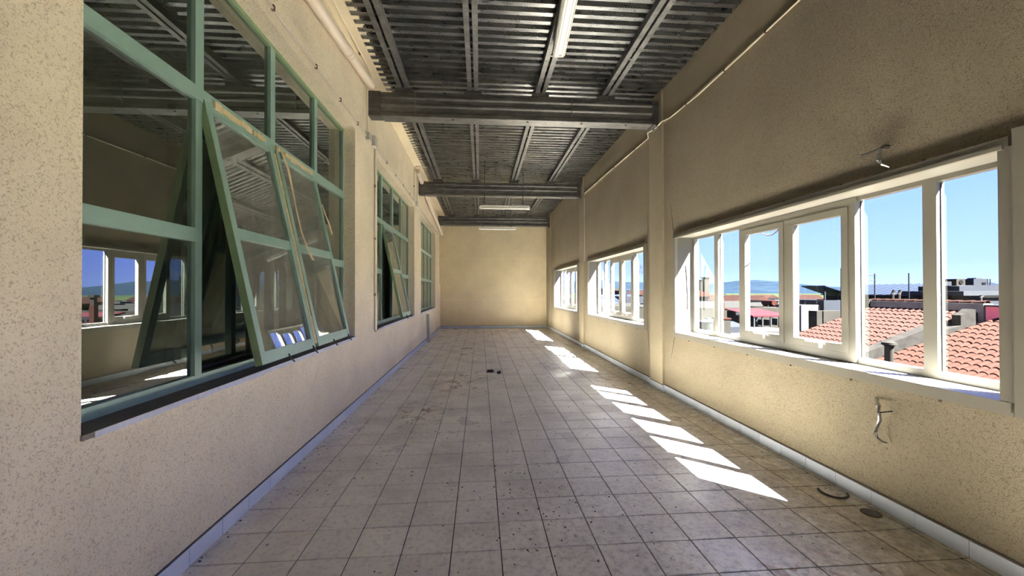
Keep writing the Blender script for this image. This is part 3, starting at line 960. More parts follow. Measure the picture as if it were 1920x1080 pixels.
root = empty('ceiling_lamp', (0.955, 4.45, 4.58), 'elongated sealed ceiling lamp with a clear ribbed cover near the viewer', 'lamp')
root.rotation_euler = (0, 0, -0.075)
def lp(mb, n, m, smooth=False):
    mb.build(n, m, root, smooth)
L2 = 0.63
lp(MB().prism([(-0.075, 0.05), (0.075, 0.05), (0.085, 0.07), (0.06, 0.115), (-0.06, 0.115), (-0.085, 0.07)], 'y', -L2, L2), 'body', M_LAMPB)
lp(MB().prism([(-0.082, 0.052), (-0.078, 0.02), (-0.05, -0.005), (0.05, -0.005), (0.078, 0.02), (0.082, 0.052)], 'y', -L2 + 0.01, L2 - 0.01), 'cover', M_LAMPW)
for x in (-0.062, -0.03, 0.03, 0.062):
    lp(MB().box(x - 0.004, x + 0.004, -L2 + 0.02, L2 - 0.02, -0.009 if abs(x) < 0.05 else 0.0, 0.02), 'cover_rib', M_LAMPB)
lp(MB().lathe([(0.018, -0.012), (0.018, -0.004)], 0.01, L2 - 0.05, 12), 'screw_cap', M_LAMPB)
for y in (-0.45, 0.35):
    lp(MB().box(-0.02, 0.02, y - 0.02, y + 0.02, 0.11, 0.156), 'hanger', M_PURLIN)

# ------------------------------------------------------------------ wall brackets left on the window wall
root = empty('wall_bracket', (2.92, 2.72, 2.55), 'bent metal bracket hanging above the nearest white window', 'bracket', 'bent brackets on the window wall')
o = MB().tube([(2.90, 2.86, 2.63), (2.88, 2.78, 2.62), (2.885, 2.70, 2.63)], 0.009, 8).build('rod', M_PLATE, smooth=True); adopt(root, o)
o = MB().tube([(2.935, 2.70, 2.635), (2.885, 2.70, 2.62), (2.872, 2.705, 2.58), (2.868, 2.70, 2.54), (2.872, 2.68, 2.505), (2.90, 2.655, 2.478)], [0.015, 0.019, 0.021, 0.021, 0.019, 0.01], 8, flat=0.45).build('strap', M_METAL, smooth=True); adopt(root, o)
o = MB().tube([(2.935, 2.685, 2.635), (2.885, 2.685, 2.635)], 0.014, 8).build('anchor', M_PLATE); adopt(root, o)
root = empty('wall_bracket', (2.92, 2.72, 0.65), 'wavy metal bracket hanging below the nearest white window', 'bracket', 'bent brackets on the window wall')
o = MB().tube([(2.935, 2.79, 0.805), (2.90, 2.765, 0.79), (2.875, 2.725, 0.765), (2.868, 2.715, 0.71), (2.868, 2.71, 0.67), (2.868, 2.73, 0.62), (2.868, 2.745, 0.57), (2.875, 2.735, 0.53), (2.895, 2.715, 0.51), (2.915, 2.70, 0.508)],
               [0.014, 0.010, 0.014, 0.016, 0.017, 0.016, 0.018, 0.015, 0.009, 0.008], 8, flat=0.5).build('strap', M_METAL, smooth=True); adopt(root, o)
o = MB().tube([(2.868, 2.715, 0.72), (2.935, 2.675, 0.74)], 0.005, 6).build('nail', M_BLACK); adopt(root, o)
for z, y in ((0.71, 2.715), (0.615, 2.732)):
    o = MB().tube([(2.868, y, z - 0.008), (2.868, y, z + 0.008)], 0.016, 8, flat=0.6).build('collar', M_METAL); adopt(root, o)

# ------------------------------------------------------------------ things lying on the floor
o = MB().tube([(2.707, 3.069, 0.010), (2.694, 3.03, 0.009), (2.694, 2.99, 0.009), (2.704, 2.955, 0.009), (2.728, 2.928, 0.009), (2.76, 2.917, 0.009), (2.795, 2.916, 0.009), (2.828, 2.928, 0.009), (2.85, 2.945, 0.010), (2.862, 2.97, 0.012)], 0.008, 8).build('cord_offcut', M_BLACK, smooth=True)
tag(o, 'curved black cord offcut on the floor by the window wall', 'cord')
root = empty('floor_drain', (2.80, 2.715, 0), 'round rusty drain cover in the floor by the window wall', 'drain')
o = MB().lathe([(0.062, 0.0), (0.062, 0.003), (0.055, 0.005), (0.05, 0.003)], 2.80, 2.715, 24).build('rim', M_RUST); adopt(root, o)
o = MB().lathe([(0.048, 0.001), (0.048, 0.004), (0.03, 0.006)], 2.80, 2.715, 24).build('cover', M_PLATE); adopt(root, o)

def scrap(name, label, cat, x, y, sx_, sy_, h, mat, seed, group=None):
    rnd = random.Random(seed)
    n = 12
    mb = MB(); vs = []; fs = []
    for lv, k in ((0.0, 1.0), (h, 0.75)):
        for i in range(n):
            a = 2 * math.pi * i / n
            q = k * rnd.uniform(0.55, 1.0)
            vs.append((x + sx_ * math.cos(a) * q, y + sy_ * math.sin(a) * q, lv + (rnd.uniform(0, h * 0.6) if lv else 0.0005)))
    for i in range(n):
        j = (i + 1) % n
        fs.append((i, j, n + j, n + i))
    fs += [tuple(range(n))[::-1], tuple(range(n, 2 * n))]
    o = mb.add(vs, fs).build(name, mat)
    tag(o, label, cat, group)
    return o
scrap('black_debris', 'long black crumpled scrap in the middle of the floor', 'debris', 0.20, 8.06, 0.10, 0.10, 0.03, M_BLACK, 1)
scrap('black_debris', 'smaller black lump beside the long black scrap', 'debris', 0.36, 7.90, 0.05, 0.07, 0.035, M_BLACK, 2)
scrap('paper_scrap', 'white paper scrap on the floor left of the black debris', 'paper', -0.235, 9.17, 0.05, 0.06, 0.02, M_LAMPW, 3)
scrap('paper_scrap', 'pale paper scrap on the floor far down the room', 'paper', -0.85, 12.4, 0.06, 0.09, 0.02, M_LAMPW, 4)
M_CHIP = plain('plaster_chip', (0.7, 0.68, 0.64), 0.8)
CH = [(-0.97, 3.07, 'at the left edge of the second tile row'), (0.33, 3.55, 'near the middle of the near floor'), (0.62, 2.62, 'beside a tile joint in the foreground'),
      (0.70, 2.50, 'lowest of the foreground chips'), (0.35, 4.55, 'in front of the sunlit strip')]
for k, (x, y, w) in enumerate(CH[1:]):
    scrap('plaster_chip', 'small white plaster chip ' + w, 'debris', x, y, 0.014, 0.014, 0.006, M_CHIP, 10 + k, 'plaster chips')
GR = []
rnd = random.Random(5)
M_GRIT = plain('dark_grit', (0.05, 0.045, 0.04), 0.9)
mb = MB()
for k in range(420):
    if k < 90: x, y = rnd.gauss(0.45, 0.28), rnd.gauss(3.1, 0.4)
    elif k < 190: x, y = -1.69 + abs(rnd.gauss(0, 0.07)), rnd.uniform(2.2, 9)
    elif k < 260: x, y = 2.905 - abs(rnd.gauss(0, 0.05)), rnd.uniform(2.2, 12)
    else: x, y = rnd.uniform(-1.6, 2.8), rnd.uniform(2.2, 9)
    if not (-1.69 < x < 2.9) or math.hypot(x - 0.27, y - 7.98) < 0.3: continue
    s = rnd.uniform(0.003, 0.009)
    a = rnd.uniform(0, 3)
    c, d = math.cos(a) * s, math.sin(a) * s
    mb.add([(x + c, y + d, 0.0003), (x - d, y + c, 0.0003), (x - c * 1.3, y - d * 1.3, 0.0003), (x + d, y - c, 0.0003), (x, y, s * 0.8)], [(0, 1, 4), (1, 2, 4), (2, 3, 4), (3, 0, 4), (3, 2, 1, 0)])
g = mb.build('grit', M_GRIT)
tag(g, 'dark crumbs of grit scattered over the floor tiles', 'grit', kind='stuff')
o = MB().tube([(-1.045, 3.02, 0.006), (-1.0, 3.045, 0.008), (-0.965, 3.04, 0.02), (-0.955, 3.0, 0.012), (-0.96, 2.97, 0.004)], 0.006, 6, flat=0.5).build('sealant_curl', M_LAMPW, smooth=True)
tag(o, 'curl of white sealant on the floor near the left skirting', 'debris')
o = MB().tube([(-1.66, 2.74, 0.006), (-1.66, 2.70, 0.006), (-1.672, 2.62, 0.005), (-1.655, 2.60, 0.006), (-1.64, 2.66, 0.006), (-1.65, 2.76, 0.006)], 0.006, 6, flat=0.6).build('sealant_strip', M_CHIP, smooth=True)
tag(o, 'dirty looped strip lying against the left skirting in the foreground', 'debris')
# board leaning by the far left window
root = empty('leaning_board', (-1.62, 12.95, 0), 'pale board leaning on the left wall below the farthest green window', 'board')
o = MB().add([(-1.665, 12.94, 0), (-1.575, 12.94, 0), (-1.575, 12.97, 0), (-1.665, 12.97, 0), (-1.70, 12.99, 0.88), (-1.615, 12.99, 0.88), (-1.615, 13.02, 0.88), (-1.70, 13.02, 0.88)],
            [(0, 3, 2, 1), (4, 5, 6, 7), (0, 1, 5, 4), (1, 2, 6, 5), (2, 3, 7, 6), (3, 0, 4, 7)]).build('plank', plain('weathered_board', (0.45, 0.47, 0.42), 0.7)); adopt(root, o)

# black cable drooping outside the nearest white window
o = MB().tube([tuple(CAM + (at(px, py, 1) - CAM) * (3.42 / (at(px, py, 1) - CAM).x)) for px, py in ((1420, 425), (1425, 434), (1432, 439), (1440, 441.5), (1448, 440), (1456, 434), (1464, 426), (1470, 415))], 0.008, 8).build('drooping_cable', M_BLACK, smooth=True)
tag(o, 'black cable drooping outside across the top of a casement', 'cable')
o = MB().tube([tuple(CAM + (at(px, py, 1) - CAM) * (3.40 / (at(px, py, 1) - CAM).x)) for px, py in ((1351, 415), (1350, 440), (1349.5, 480), (1349.5, 508))], 0.008, 8).build('dangling_cable', M_BLACK, smooth=True)
tag(o, 'short black cable dangling outside beside a thin white mullion', 'cable')

# ================================================================== OUTSIDE
GZ = -9.0
X_TILE = plain('roof_tile', (0.0130, 0.0056, 0.0040), 0.85, 0, 0.35, 5, spec=0.02)  # outside colours mostly set far darker than real, to offset the exposure
X_TILE2 = plain('roof_tile_pale', (0.0140, 0.0068, 0.0054), 0.85, 0, 0.35, 4, spec=0.02)
X_CONC = plain('weathered_concrete', (0.0090, 0.0083, 0.0073), 0.9, 0, 0.8, 4, 0.3, 12, spec=0.02)
X_CONC2 = plain('stained_wall_brightened', (0.0612, 0.0562, 0.0547), 0.9, 0, 0.6, 2.5, 0.3, 9, spec=0.02)  # stained grey, brightened to make up for shade on the visible face
X_PALE = plain('pale_concrete', (0.0101, 0.0094, 0.0079), 0.9, 0, 0.3, 1.2, spec=0.02)
X_WHITE = plain('whitewash', (0.0173, 0.0171, 0.0164), 0.9, 0, 0.1, 0.8, spec=0.02)
X_PINK = plain('pink_render_brightened', (0.3400, 0.0750, 0.1050), 0.85, 0, 0.15, 3, spec=0.02)  # colour raised because the side in view gets no sun
X_GREY = plain('grey_cladding', (0.0090, 0.0099, 0.0121), 0.6, 0, 0.12, 1.5, spec=0.02)
X_GREYL = plain('light_grey_sheet', (0.0137, 0.0148, 0.0162), 0.5, 0, 0.12, 1.5, spec=0.02)
X_BLUE = plain('blue_metal_roof', (0.0075, 0.0100, 0.0180), 0.45, 0, 0.12, 1.2, spec=0.02)
X_BLUED = plain('blue_roof_seam', (0.0058, 0.0079, 0.0130), 0.5, spec=0.02)
X_BRICK = plain('brick_red', (0.0132, 0.0048, 0.0037), 0.85, 0, 0.3, 8, spec=0.02)
X_DARK = plain('dark_metal', (0.0022, 0.0022, 0.0024), 0.6, spec=0.02)
X_MAST = plain('mast_metal', (0.0066, 0.0071, 0.0084), 0.5, spec=0.02)
X_RED = plain('red_canopy', (0.0187, 0.0044, 0.0053), 0.7, 0, 0.2, 2, spec=0.02)
X_TANKR = plain('tank_red', (0.0132, 0.0040, 0.0031), 0.6, spec=0.02)
X_TANKW = plain('tank_white', (0.0308, 0.0308, 0.0308), 0.5, spec=0.02)
X_GLASS = plain('far_window', (0.0014, 0.0015, 0.0019), 0.2, spec=0.02)

def ground_mat():
    m, t, b = new_mat('plain')
    p = pos(t)
    n = noise(t, p, 0.01, 5, 0.6, sc=(1, 1, 1)); n2 = noise(t, p, 0.05, 5, 0.7)
    c = mix(t, ramp(t, n, 0.35, 0.65), (0.006, 0.010, 0.005), (0.014, 0.016, 0.008))
    c = mix(t, ramp(t, n2, 0.48, 0.6), c, (0.005, 0.010, 0.006))
    t.links.new(c, b.inputs['Base Color']); b.inputs['Roughness'].default_value = 1
    b.inputs['Specular IOR Level'].default_value = 0
    return m
def hill_mat():
    m, t, b = new_mat('hill_forest_haze')
    p = pos(t)
    n = noise(t, p, 0.012, 6, 0.7); n2 = noise(t, p, 0.06, 4, 0.7)
    c = mix(t, ramp(t, n, 0.38, 0.66), (0.0028, 0.0048, 0.0088), (0.0052, 0.0088, 0.0126))  # distance haze painted into the forest colour as a blue cast
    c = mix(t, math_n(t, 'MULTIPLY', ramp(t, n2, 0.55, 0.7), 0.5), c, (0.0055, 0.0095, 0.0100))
    t.links.new(c, b.inputs['Base Color']); b.inputs['Roughness'].default_value = 1
    b.inputs['Specular IOR Level'].default_value = 0
    return m
gr = MB().box(4.5, 9000, -3000, 9000, GZ - 1, GZ).build('ground', ground_mat())
tag(gr, 'flat plain stretching from the town to the hills', 'ground', kind='structure')
# hills: ridge heights by direction (degrees from the room axis), true size at 2.4 km
RIDGE = [(-40, 40), (0, 46), (8, 54), (13, 60), (17, 62), (20, 52), (24, 44), (28, 34), (31, 40), (34, 50), (36, 54), (38, 47), (41, 25), (43, 18), (46, 12), (55, 6), (70, 12), (110, 20)]
def ridge(a):
    for (a0, h0), (a1, h1) in zip(RIDGE, RIDGE[1:]):
        if a0 <= a <= a1:
            k = (a - a0) / (a1 - a0); k = k * k * (3 - 2 * k)
            return h0 + (h1 - h0) * k
    return 10
rnd = random.Random(3)
vs = []; fs = []
NA, NR = 150, 7
for i in range(NA):
    a = -40 + 150 * i / (NA - 1)
    for j in range(NR):
        k = j / (NR - 1)
        R = 1700 + 1000 * k
        h = GZ + (ridge(a) - GZ) * (k ** 1.3) * (R / 2400) * (1 + 0.10 * math.sin(a * 1.7 + j * 2.1) * (1 - k))
        h += rnd.uniform(-1, 1) * 3.0 * k
        vs.append((R * math.sin(math.radians(a)), R * math.cos(math.radians(a)), h))
for i in range(NA - 1):
    for j in range(NR - 1):
        fs.append((i * NR + j, (i + 1) * NR + j, (i + 1) * NR + j + 1, i * NR + j + 1))
hl = MB().add(vs, fs).build('hills', hill_mat(), smooth=True)
tag(hl, 'low wooded hills along the horizon beyond the town', 'hills', kind='structure')

# ---- tiled roofs
def barrel(width, length):
    """one curved clay tile: arch across y, running up the slope along x"""
    mb = MB(); n = 6; vs = []; fs = []
    for x, k in ((0, 1.0), (length, 0.86)):
        for rr in (1.0, 0.86):
            for i in range(n + 1):
                a = math.pi * i / n
                vs.append((x, -math.cos(a) * width * 0.5 * k * rr, math.sin(a) * width * 0.42 * k * rr - (0.0 if x == 0 else 0.02)))
    m = n + 1
    for i in range(n):
        fs.append((i, i + 1, 2 * m + i + 1, 2 * m + i))            # outer skin
        fs.append((m + i + 1, m + i, 3 * m + i, 3 * m + i + 1))    # inner skin
        fs.append((i + 1, i, m + i, m + i + 1))                    # open lower end
    return mb.add(vs, fs)
def tiled_roof(label, x0, z0, s, x1, ya, yb, wid, course, xfrom, mat, body_mat, cat='roof'):
    root = empty('tiled_roof', (x0, (ya + yb) / 2, z0), label, cat)
    ang = math.atan(s)
    P = lambda X: z0 + s * (X - x0)
    o = MB().add([(xfrom, ya, P(xfrom) - 0.3), (x1, ya, P(x1) - 0.3), (x1, yb, P(x1) - 0.3), (xfrom, yb, P(xfrom) - 0.3), (xfrom, ya, P(xfrom)), (x1, ya, P(x1)), (x1, yb, P(x1)), (xfrom, yb, P(xfrom))],
             [(0, 3, 2, 1), (4, 5, 6, 7), (0, 1, 5, 4), (1, 2, 6, 5), (2, 3, 7, 6), (3, 0, 4, 7)]).build('pan_layer', mat); adopt(root, o)
    o = MB().box(xfrom + 0.3, x1, ya + 0.1, yb - 0.1, GZ, P(xfrom) - 0.25).build('house_wall', body_mat); adopt(root, o)
    me = barrel(wid * 0.93, course * 1.25).mesh('roof_tile'); me.materials.append(mat)
    rest_ = MB()
    cnt = 0
    nx = int((x1 - xfrom) / (course * math.cos(ang)))
    ny = int((yb - ya) / wid)
    for i in range(nx):
        X = x1 - (i + 1) * course * math.cos(ang)
        for j in range(ny):
            Y = ya + wid * (j + 0.5)
            if cnt < 290 and X > x0 - 0.6:
                o = link('roof_tile', me, None, (X, Y + random.uniform(-0.008, 0.008), P(X) + 0.012))
                o.rotation_euler = (0, -ang, random.uniform(-0.03, 0.03))
                o.parent = root; o.matrix_parent_inverse = Matrix.Translation(-root.location)
                cnt += 1
            else:
                b_ = barrel(wid * 0.93, course * 1.25)
                ca, sa = math.cos(ang), math.sin(ang)
                rest_.add([(X + v[0] * ca - v[2] * sa, Y + v[1], P(X) + 0.012 + v[0] * sa + v[2] * ca) for v in b_.v], b_.f)
    if rest_.v:
        o = rest_.build('more_roof_tiles', mat); o['kind'] = 'stuff'; adopt(root, o)
    return root, P
p1 = at(1800, 680, 11)
r1, P1 = tiled_roof('nearest roof of orange clay tiles below the wide white window', p1.x, p1.z, 0.30, 16.4, 7.0, 11.75, 0.205, 0.37, 9.0, X_TILE, X_PALE)
p2 = at(1560, 620, 16)
r2, P2 = tiled_roof('paler pink clay tile roof beyond the stepped parapet', p2.x, p2.z, 0.33, 16.4, 12.15, 15.9, 0.22, 0.36, 10.8, X_TILE2, X_PALE)
# parapet between the two roofs
Pp = lambda X: P2(X)
o = MB().prism([(9.0, Pp(9.0) - 1.5), (15.3, Pp(15.3) - 1.5), (15.3, Pp(15.3) - 0.02), (14.75, Pp(14.75) + 0.04), (14.75, Pp(14.75) + 0.30), (9.0, Pp(9.0) + 0.22)], 'y', 11.75, 12.1).build('parapet_wall', X_CONC)
tag(o, 'weathered concrete parapet climbing between the two tiled roofs', 'wall')
o = MB().prism([(15.32, Pp(15.32) - 0.3), (15.85, Pp(15.85) - 0.3), (15.85, 0.98), (15.7, 1.0), (15.5, 0.86), (15.32, 0.8)], 'y', 11.80, 12.05).build('broken_wall', X_CONC)
tag(o, 'dark broken stub of wall at the head of the parapet', 'wall')
# vent pipe in front of the parapet
vb = at(1667, 700, 11.2); vt = at(1667, 640, 11.2)
root = empty('vent_pipe', (vb.x, vb.y, vb.z), 'stubby round vent pipe with a mossy cap by the parapet', 'vent')
o = MB().tube([(vb.x, vb.y, P1(vb.x) - 0.05), (vt.x, vt.y, vt.z - 0.12)], 0.10, 14).build('pipe', X_PALE, smooth=True); adopt(root, o)
o = MB().lathe([(0.10, vt.z - 0.13), (0.17, vt.z - 0.09), (0.16, vt.z - 0.03), (0.06, vt.z + 0.01)], vt.x, vt.y, 14).build('cap', X_CONC, smooth=True); adopt(root, o)
# weathered wall with tile coping, pink wall
root = empty('weathered_wall', (16.5, 14, 0), 'grey weathered wall crowned with clay coping tiles', 'wall')
o = MB().box(16.4, 16.75, 12.0, 16.0, GZ, 1.16).build('masonry', X_CONC2); adopt(root, o)
cme = barrel(0.24, 0.42).mesh('coping_tile'); cme.materials.append(X_TILE2)
for k in range(11):
    o = link('coping_tile', cme, None, (16.56, 12.0 + k * 0.36, 1.17))
    o.rotation_euler = (0, 0, math.pi / 2)
    o.parent = root; o.matrix_parent_inverse = Matrix.Translation(-root.location)
o = MB().box(16.32, 16.5, 15.85, 16.2, 0.3, 1.22).build('end_pier', X_PALE); adopt(root, o)
root = empty('pink_wall', (16.5, 11, 0), 'bright pink rendered wall at the right end of the roofscape', 'wall')
o = MB().box(16.45, 16.8, 9.3, 11.98, GZ, 1.07).build('render', X_PINK); adopt(root, o)
o = MB().box(16.38, 16.85, 9.3, 11.98, 1.07, 1.12).build('coping', X_GREYL); adopt(root, o)

# ---- helper for simple buildings standing on the ground
def block(name, label, cat, px0, px1, ytop, d, depth, mat, parapet=0.0, group=None, windows=0, yw=0.0):
    a, b = at(px0, ytop, d), at(px1, ytop, d)
    x0_, x1_ = min(a.x, b.x), max(a.x, b.x)
    y0_ = min(a.y, b.y); z = a.z
    root = empty(name, ((x0_ + x1_) / 2, y0_, GZ), label, cat, group)
    o = MB().box(x0_, x1_, y0_, y0_ + depth, GZ, z - parapet).build('walls', mat); adopt(root, o)
    if parapet:
        w = 0.15
        m_ = MB().box(x0_, x1_, y0_, y0_ + w, z - parapet, z).box(x0_, x1_, y0_ + depth - w, y0_ + depth, z - parapet, z).box(x0_, x0_ + w, y0_ + w, y0_ + depth - w, z - parapet, z).box(x1_ - w, x1_, y0_ + w, y0_ + depth - w, z - parapet, z)
        o = m_.build('parapet', mat); adopt(root, o)
    for k in range(windows):
        xx = x0_ + (x1_ - x0_) * (k + 0.5) / windows
        o = MB().box(xx - 0.4, xx + 0.4, y0_ - 0.03, y0_ + 0.02, z - 1.9, z - 0.9).build('window', X_GLASS); adopt(root, o)
    return root, x0_, x1_, y0_, z

# terrace and its things
root = empty('terrace', (10, 15, -0.2), 'blank white roof terrace left of the tiled roofs', 'terrace')
o = MB().box(6.8, 10.75, 12.3, 19.6, GZ, -0.12).build('slab', X_WHITE); adopt(root, o)
o = MB().box(10.75, 13.6, 16.3, 19.6, GZ, -0.12).build('slab', X_WHITE); adopt(root, o)
block('garden_wall', 'long stained beige wall behind the white terrace', 'wall', 1296, 1472, 577, 22, 0.4, X_PALE)
block('low_building', 'low white building behind the long beige wall', 'building', 1290, 1476, 567, 30, 4, X_WHITE, 0.15)
bb = at(1353, 612, 15); bt_ = at(1353, 547, 15)
root = empty('brick_chimney', (bb.x, bb.y, -0.12), 'slender brick red chimney stack rising from the white terrace', 'chimney')
o = MB().box(bb.x - 0.2, bb.x + 0.22, bb.y - 0.2, bb.y + 0.2, -0.12, 0.55).build('plinth', X_PALE); adopt(root, o)
o = MB().box(bb.x - 0.23, bb.x + 0.25, bb.y - 0.22, bb.y + 0.22, 0.55, 0.6).build('ledge', X_BRICK); adopt(root, o)
o = MB().box(bb.x - 0.075, bb.x + 0.075, bb.y - 0.075, bb.y + 0.075, 0.6, 1.15).build('stack', X_BRICK); adopt(root, o)
o = MB().box(bb.x - 0.06, bb.x + 0.06, bb.y - 0.06, bb.y + 0.06, 1.15, 1.42).build('flue', X_PALE); adopt(root, o)
o = MB().box(bb.x - 0.1, bb.x + 0.1, bb.y - 0.1, bb.y + 0.1, 1.42, 1.5).build('cap', X_CONC); adopt(root, o)
# domed water tank and rail on the terrace
tb = at(1327, 606, 17)
root = empty('water_tank', (tb.x, tb.y, -0.12), 'squat domed grey tank at the left end of the terrace', 'tank')
o = MB().lathe([(0.34, -0.12), (0.34, 0.28), (0.36, 0.3), (0.3, 0.36), (0.1, 0.42), (0.1, 0.46), (0.02, 0.47)], tb.x, tb.y, 20).build('drum', X_GREYL, smooth=True); adopt(root, o)
pb = at(1304, 600, 16.5)
o = MB().lathe([(0.05, -0.12), (0.05, 0.45), (0.085, 0.47), (0.07, 0.55), (0.01, 0.56)], pb.x, pb.y, 12).build('vent_post', X_MAST, smooth=True)
tag(o, 'thin grey vent post at the far left of the terrace', 'vent')
c0, c1 = at(1362, 606, 16.5), at(1391, 604, 16.5)
root = empty('roof_hatch', (c0.x, c0.y, -0.12), 'low dark grey hatch box lying on the terrace', 'hatch')
o = MB().add([(c0.x, c0.y, -0.12), (c1.x + 0.3, c0.y, -0.12), (c1.x + 0.3, c0.y + 1.4, -0.12), (c0.x, c0.y + 1.4, -0.12), (c0.x, c0.y, 0.12), (c1.x + 0.3, c0.y, 0.12), (c1.x + 0.3, c0.y + 1.4, 0.34), (c0.x, c0.y + 1.4, 0.34)],
    [(0, 3, 2, 1), (4, 5, 6, 7), (0, 1, 5, 4), (1, 2, 6, 5), (2, 3, 7, 6), (3, 0, 4, 7)]).build('box', X_GREY); adopt(root, o)
tp = at(1388, 602, 17.5)
o = MB().box(tp.x - 0.05, tp.x + 0.05, tp.y - 0.05, tp.y + 0.05, -0.12, 0.55).box(tp.x - 0.22, tp.x + 0.22, tp.y - 0.05, tp.y + 0.05, 0.55, 0.66).build('t_post', X_MAST)
tag(o, 'dark T shaped post on the terrace before the beige wall', 'post')
# red canopy
a_, b_ = at(1412, 592, 19), at(1478, 589, 18.5)
root = empty('canopy', (a_.x, a_.y, -0.12), 'red sheet canopy on thin posts at the terrace edge', 'canopy')
o = MB().add([(a_.x, a_.y, 0.36), (b_.x + 0.6, a_.y, 0.36), (b_.x + 0.6, a_.y + 2.2, 0.60), (a_.x, a_.y + 2.2, 0.60), (a_.x, a_.y, 0.42), (b_.x + 0.6, a_.y, 0.42), (b_.x + 0.6, a_.y + 2.2, 0.66), (a_.x, a_.y + 2.2, 0.66)],
    [(0, 3, 2, 1), (4, 5, 6, 7), (0, 1, 5, 4), (1, 2, 6, 5), (2, 3, 7, 6), (3, 0, 4, 7)]).build('sheet', X_RED); adopt(root, o)
for k in range(5):
    xx = a_.x + 0.08 + (b_.x + 0.4 - a_.x) * k / 4
    o = MB().box(xx - 0.03, xx + 0.03, a_.y + 0.02, a_.y + 0.08, -0.12, 0.37).build('post', X_GREYL); adopt(root, o)
o = MB().box(a_.x + 0.05, b_.x + 0.5, a_.y + 2.0, a_.y + 2.1, -0.12, 0.55).build('back_wall', X_GREY); adopt(root, o)
for k, w in ((0, 0.5), (1, 0.34), (2, 0.42)):
    xx = a_.x + 0.4 + k * 0.75
    o = MB().box(xx, xx + w, a_.y + 0.9, a_.y + 1.3, -0.12, 0.08 + 0.07 * k).build('stored_box', X_GREYL if k != 1 else X_PALE); adopt(root, o)
# tanks on the roof behind
rt = block('flat_roof', 'flat grey roof carrying the round tanks', 'building', 1440, 1530, 576, 26, 3, X_CONC)
for k, (px, m_, lab) in enumerate(((1452, X_TANKR, 'red brown drum tank on the flat roof, leftmost of the row'), (1463, X_GREYL, 'grey drum tank on the flat roof between red and white tanks'),
                                   (1474, X_TANKW, 'white drum tank on the flat roof beside the casement mullion'), (1496, X_TANKW, 'white drum tank on the flat roof, rightmost of the row'))):
    q = at(px, 577, 26.6)
    z = rt[4]
    root = empty('drum_tank', (q.x, q.y, z), lab, 'tank', 'roof tanks')
    o = MB().tube([(q.x, q.y, z + 0.26), (q.x, q.y + 1.0, z + 0.26)], 0.18, 16).build('drum', m_, smooth=True); adopt(root, o)
    for yy in (0.1, 0.8):
        o = MB().box(q.x - 0.14, q.x + 0.14, q.y + yy, q.y + yy + 0.1, z, z + 0.12).build('cradle', X_DARK); adopt(root, o)
# house with tiled roof and stone chimneys
hr = block('tiled_house', 'white house with an orange roof at the left edge of the view', 'house', 1270, 1327, 556, 36, 5, X_WHITE, 0, None, 2)
o = MB().prism([(hr[1] - 0.3, hr[4]), (hr[2] + 0.3, hr[4]), (hr[2] - 0.2, hr[4] + 0.32), ((hr[1] + hr[2]) / 2 - 0.3, hr[4] + 0.75)], 'y', hr[3] - 0.3, hr[3] + 5.3).build('roof', X_TILE); adopt(hr[0], o)
for px, y0_, w in ((1322.5, 522, 0.24), (1314, 527, 0.13)):
    q = at(px, y0_, 36.3)
    o = MB().box(q.x - w, q.x + w, q.y - w, q.y + w, hr[4] - 0.2, q.z - 0.12).build('chimney', X_PALE); adopt(hr[0], o)
    c_ = o
    for k in (-1, -0.33, 0.33, 1):
        s_ = MB().box(q.x + k * w * 0.8 - 0.03, q.x + k * w * 0.8 + 0.03, q.y - w, q.y + w, q.z - 0.12, q.z + 0.05).build('chimney_slot', X_CONC); s_.parent = c_
    s_ = MB().box(q.x - w * 1.2, q.x + w * 1.2, q.y - w * 1.2, q.y + w * 1.2, q.z + 0.05, q.z + 0.11).build('chimney_cap', X_CONC); s_.parent = c_
# solar rack structure
q0, q1 = at(1547, 536, 24), at(1606, 536, 24)
root = empty('panel_rack', (q0.x, q0.y, 0), 'tilted solar panel rack on steel legs above grey roof clutter', 'solar rack')
o = MB().add([(q0.x, q0.y, 1.85), (q1.x, q0.y - 0.2, 1.25), (q1.x, q0.y + 1.8, 1.25), (q0.x, q0.y + 1.8, 1.85), (q0.x, q0.y, 1.9), (q1.x, q0.y - 0.2, 1.3), (q1.x, q0.y + 1.8, 1.3), (q0.x, q0.y + 1.8, 1.9)],
    [(0, 3, 2, 1), (4, 5, 6, 7), (0, 1, 5, 4), (1, 2, 6, 5), (2, 3, 7, 6), (3, 0, 4, 7)]).build('panel', X_BLUE); adopt(root, o)
for k in range(3):
    xx = q0.x + 0.1 + (q1.x - q0.x - 0.2) * k / 2
    zt = 1.82 - 0.56 * k / 2
    o = MB().box(xx - 0.04, xx + 0.04, q0.y + 0.1, q0.y + 0.18, 0.98, zt).build('leg', X_MAST); adopt(root, o)
cb = block('clutter_building', 'grey flat building with stepped parapets under the panel rack', 'building', 1540, 1612, 563, 23.5, 3, X_GREY, 0.2, None, 3)
block('low_wall', 'low sunlit beige wall left of the pink tiled roof', 'wall', 1528, 1582, 583, 19.5, 0.5, X_PALE)
block('dark_parapet', 'dark grey stacked parapet behind the red canopy', 'building', 1500, 1538, 572, 23.5, 2, X_CONC2, 0.15)
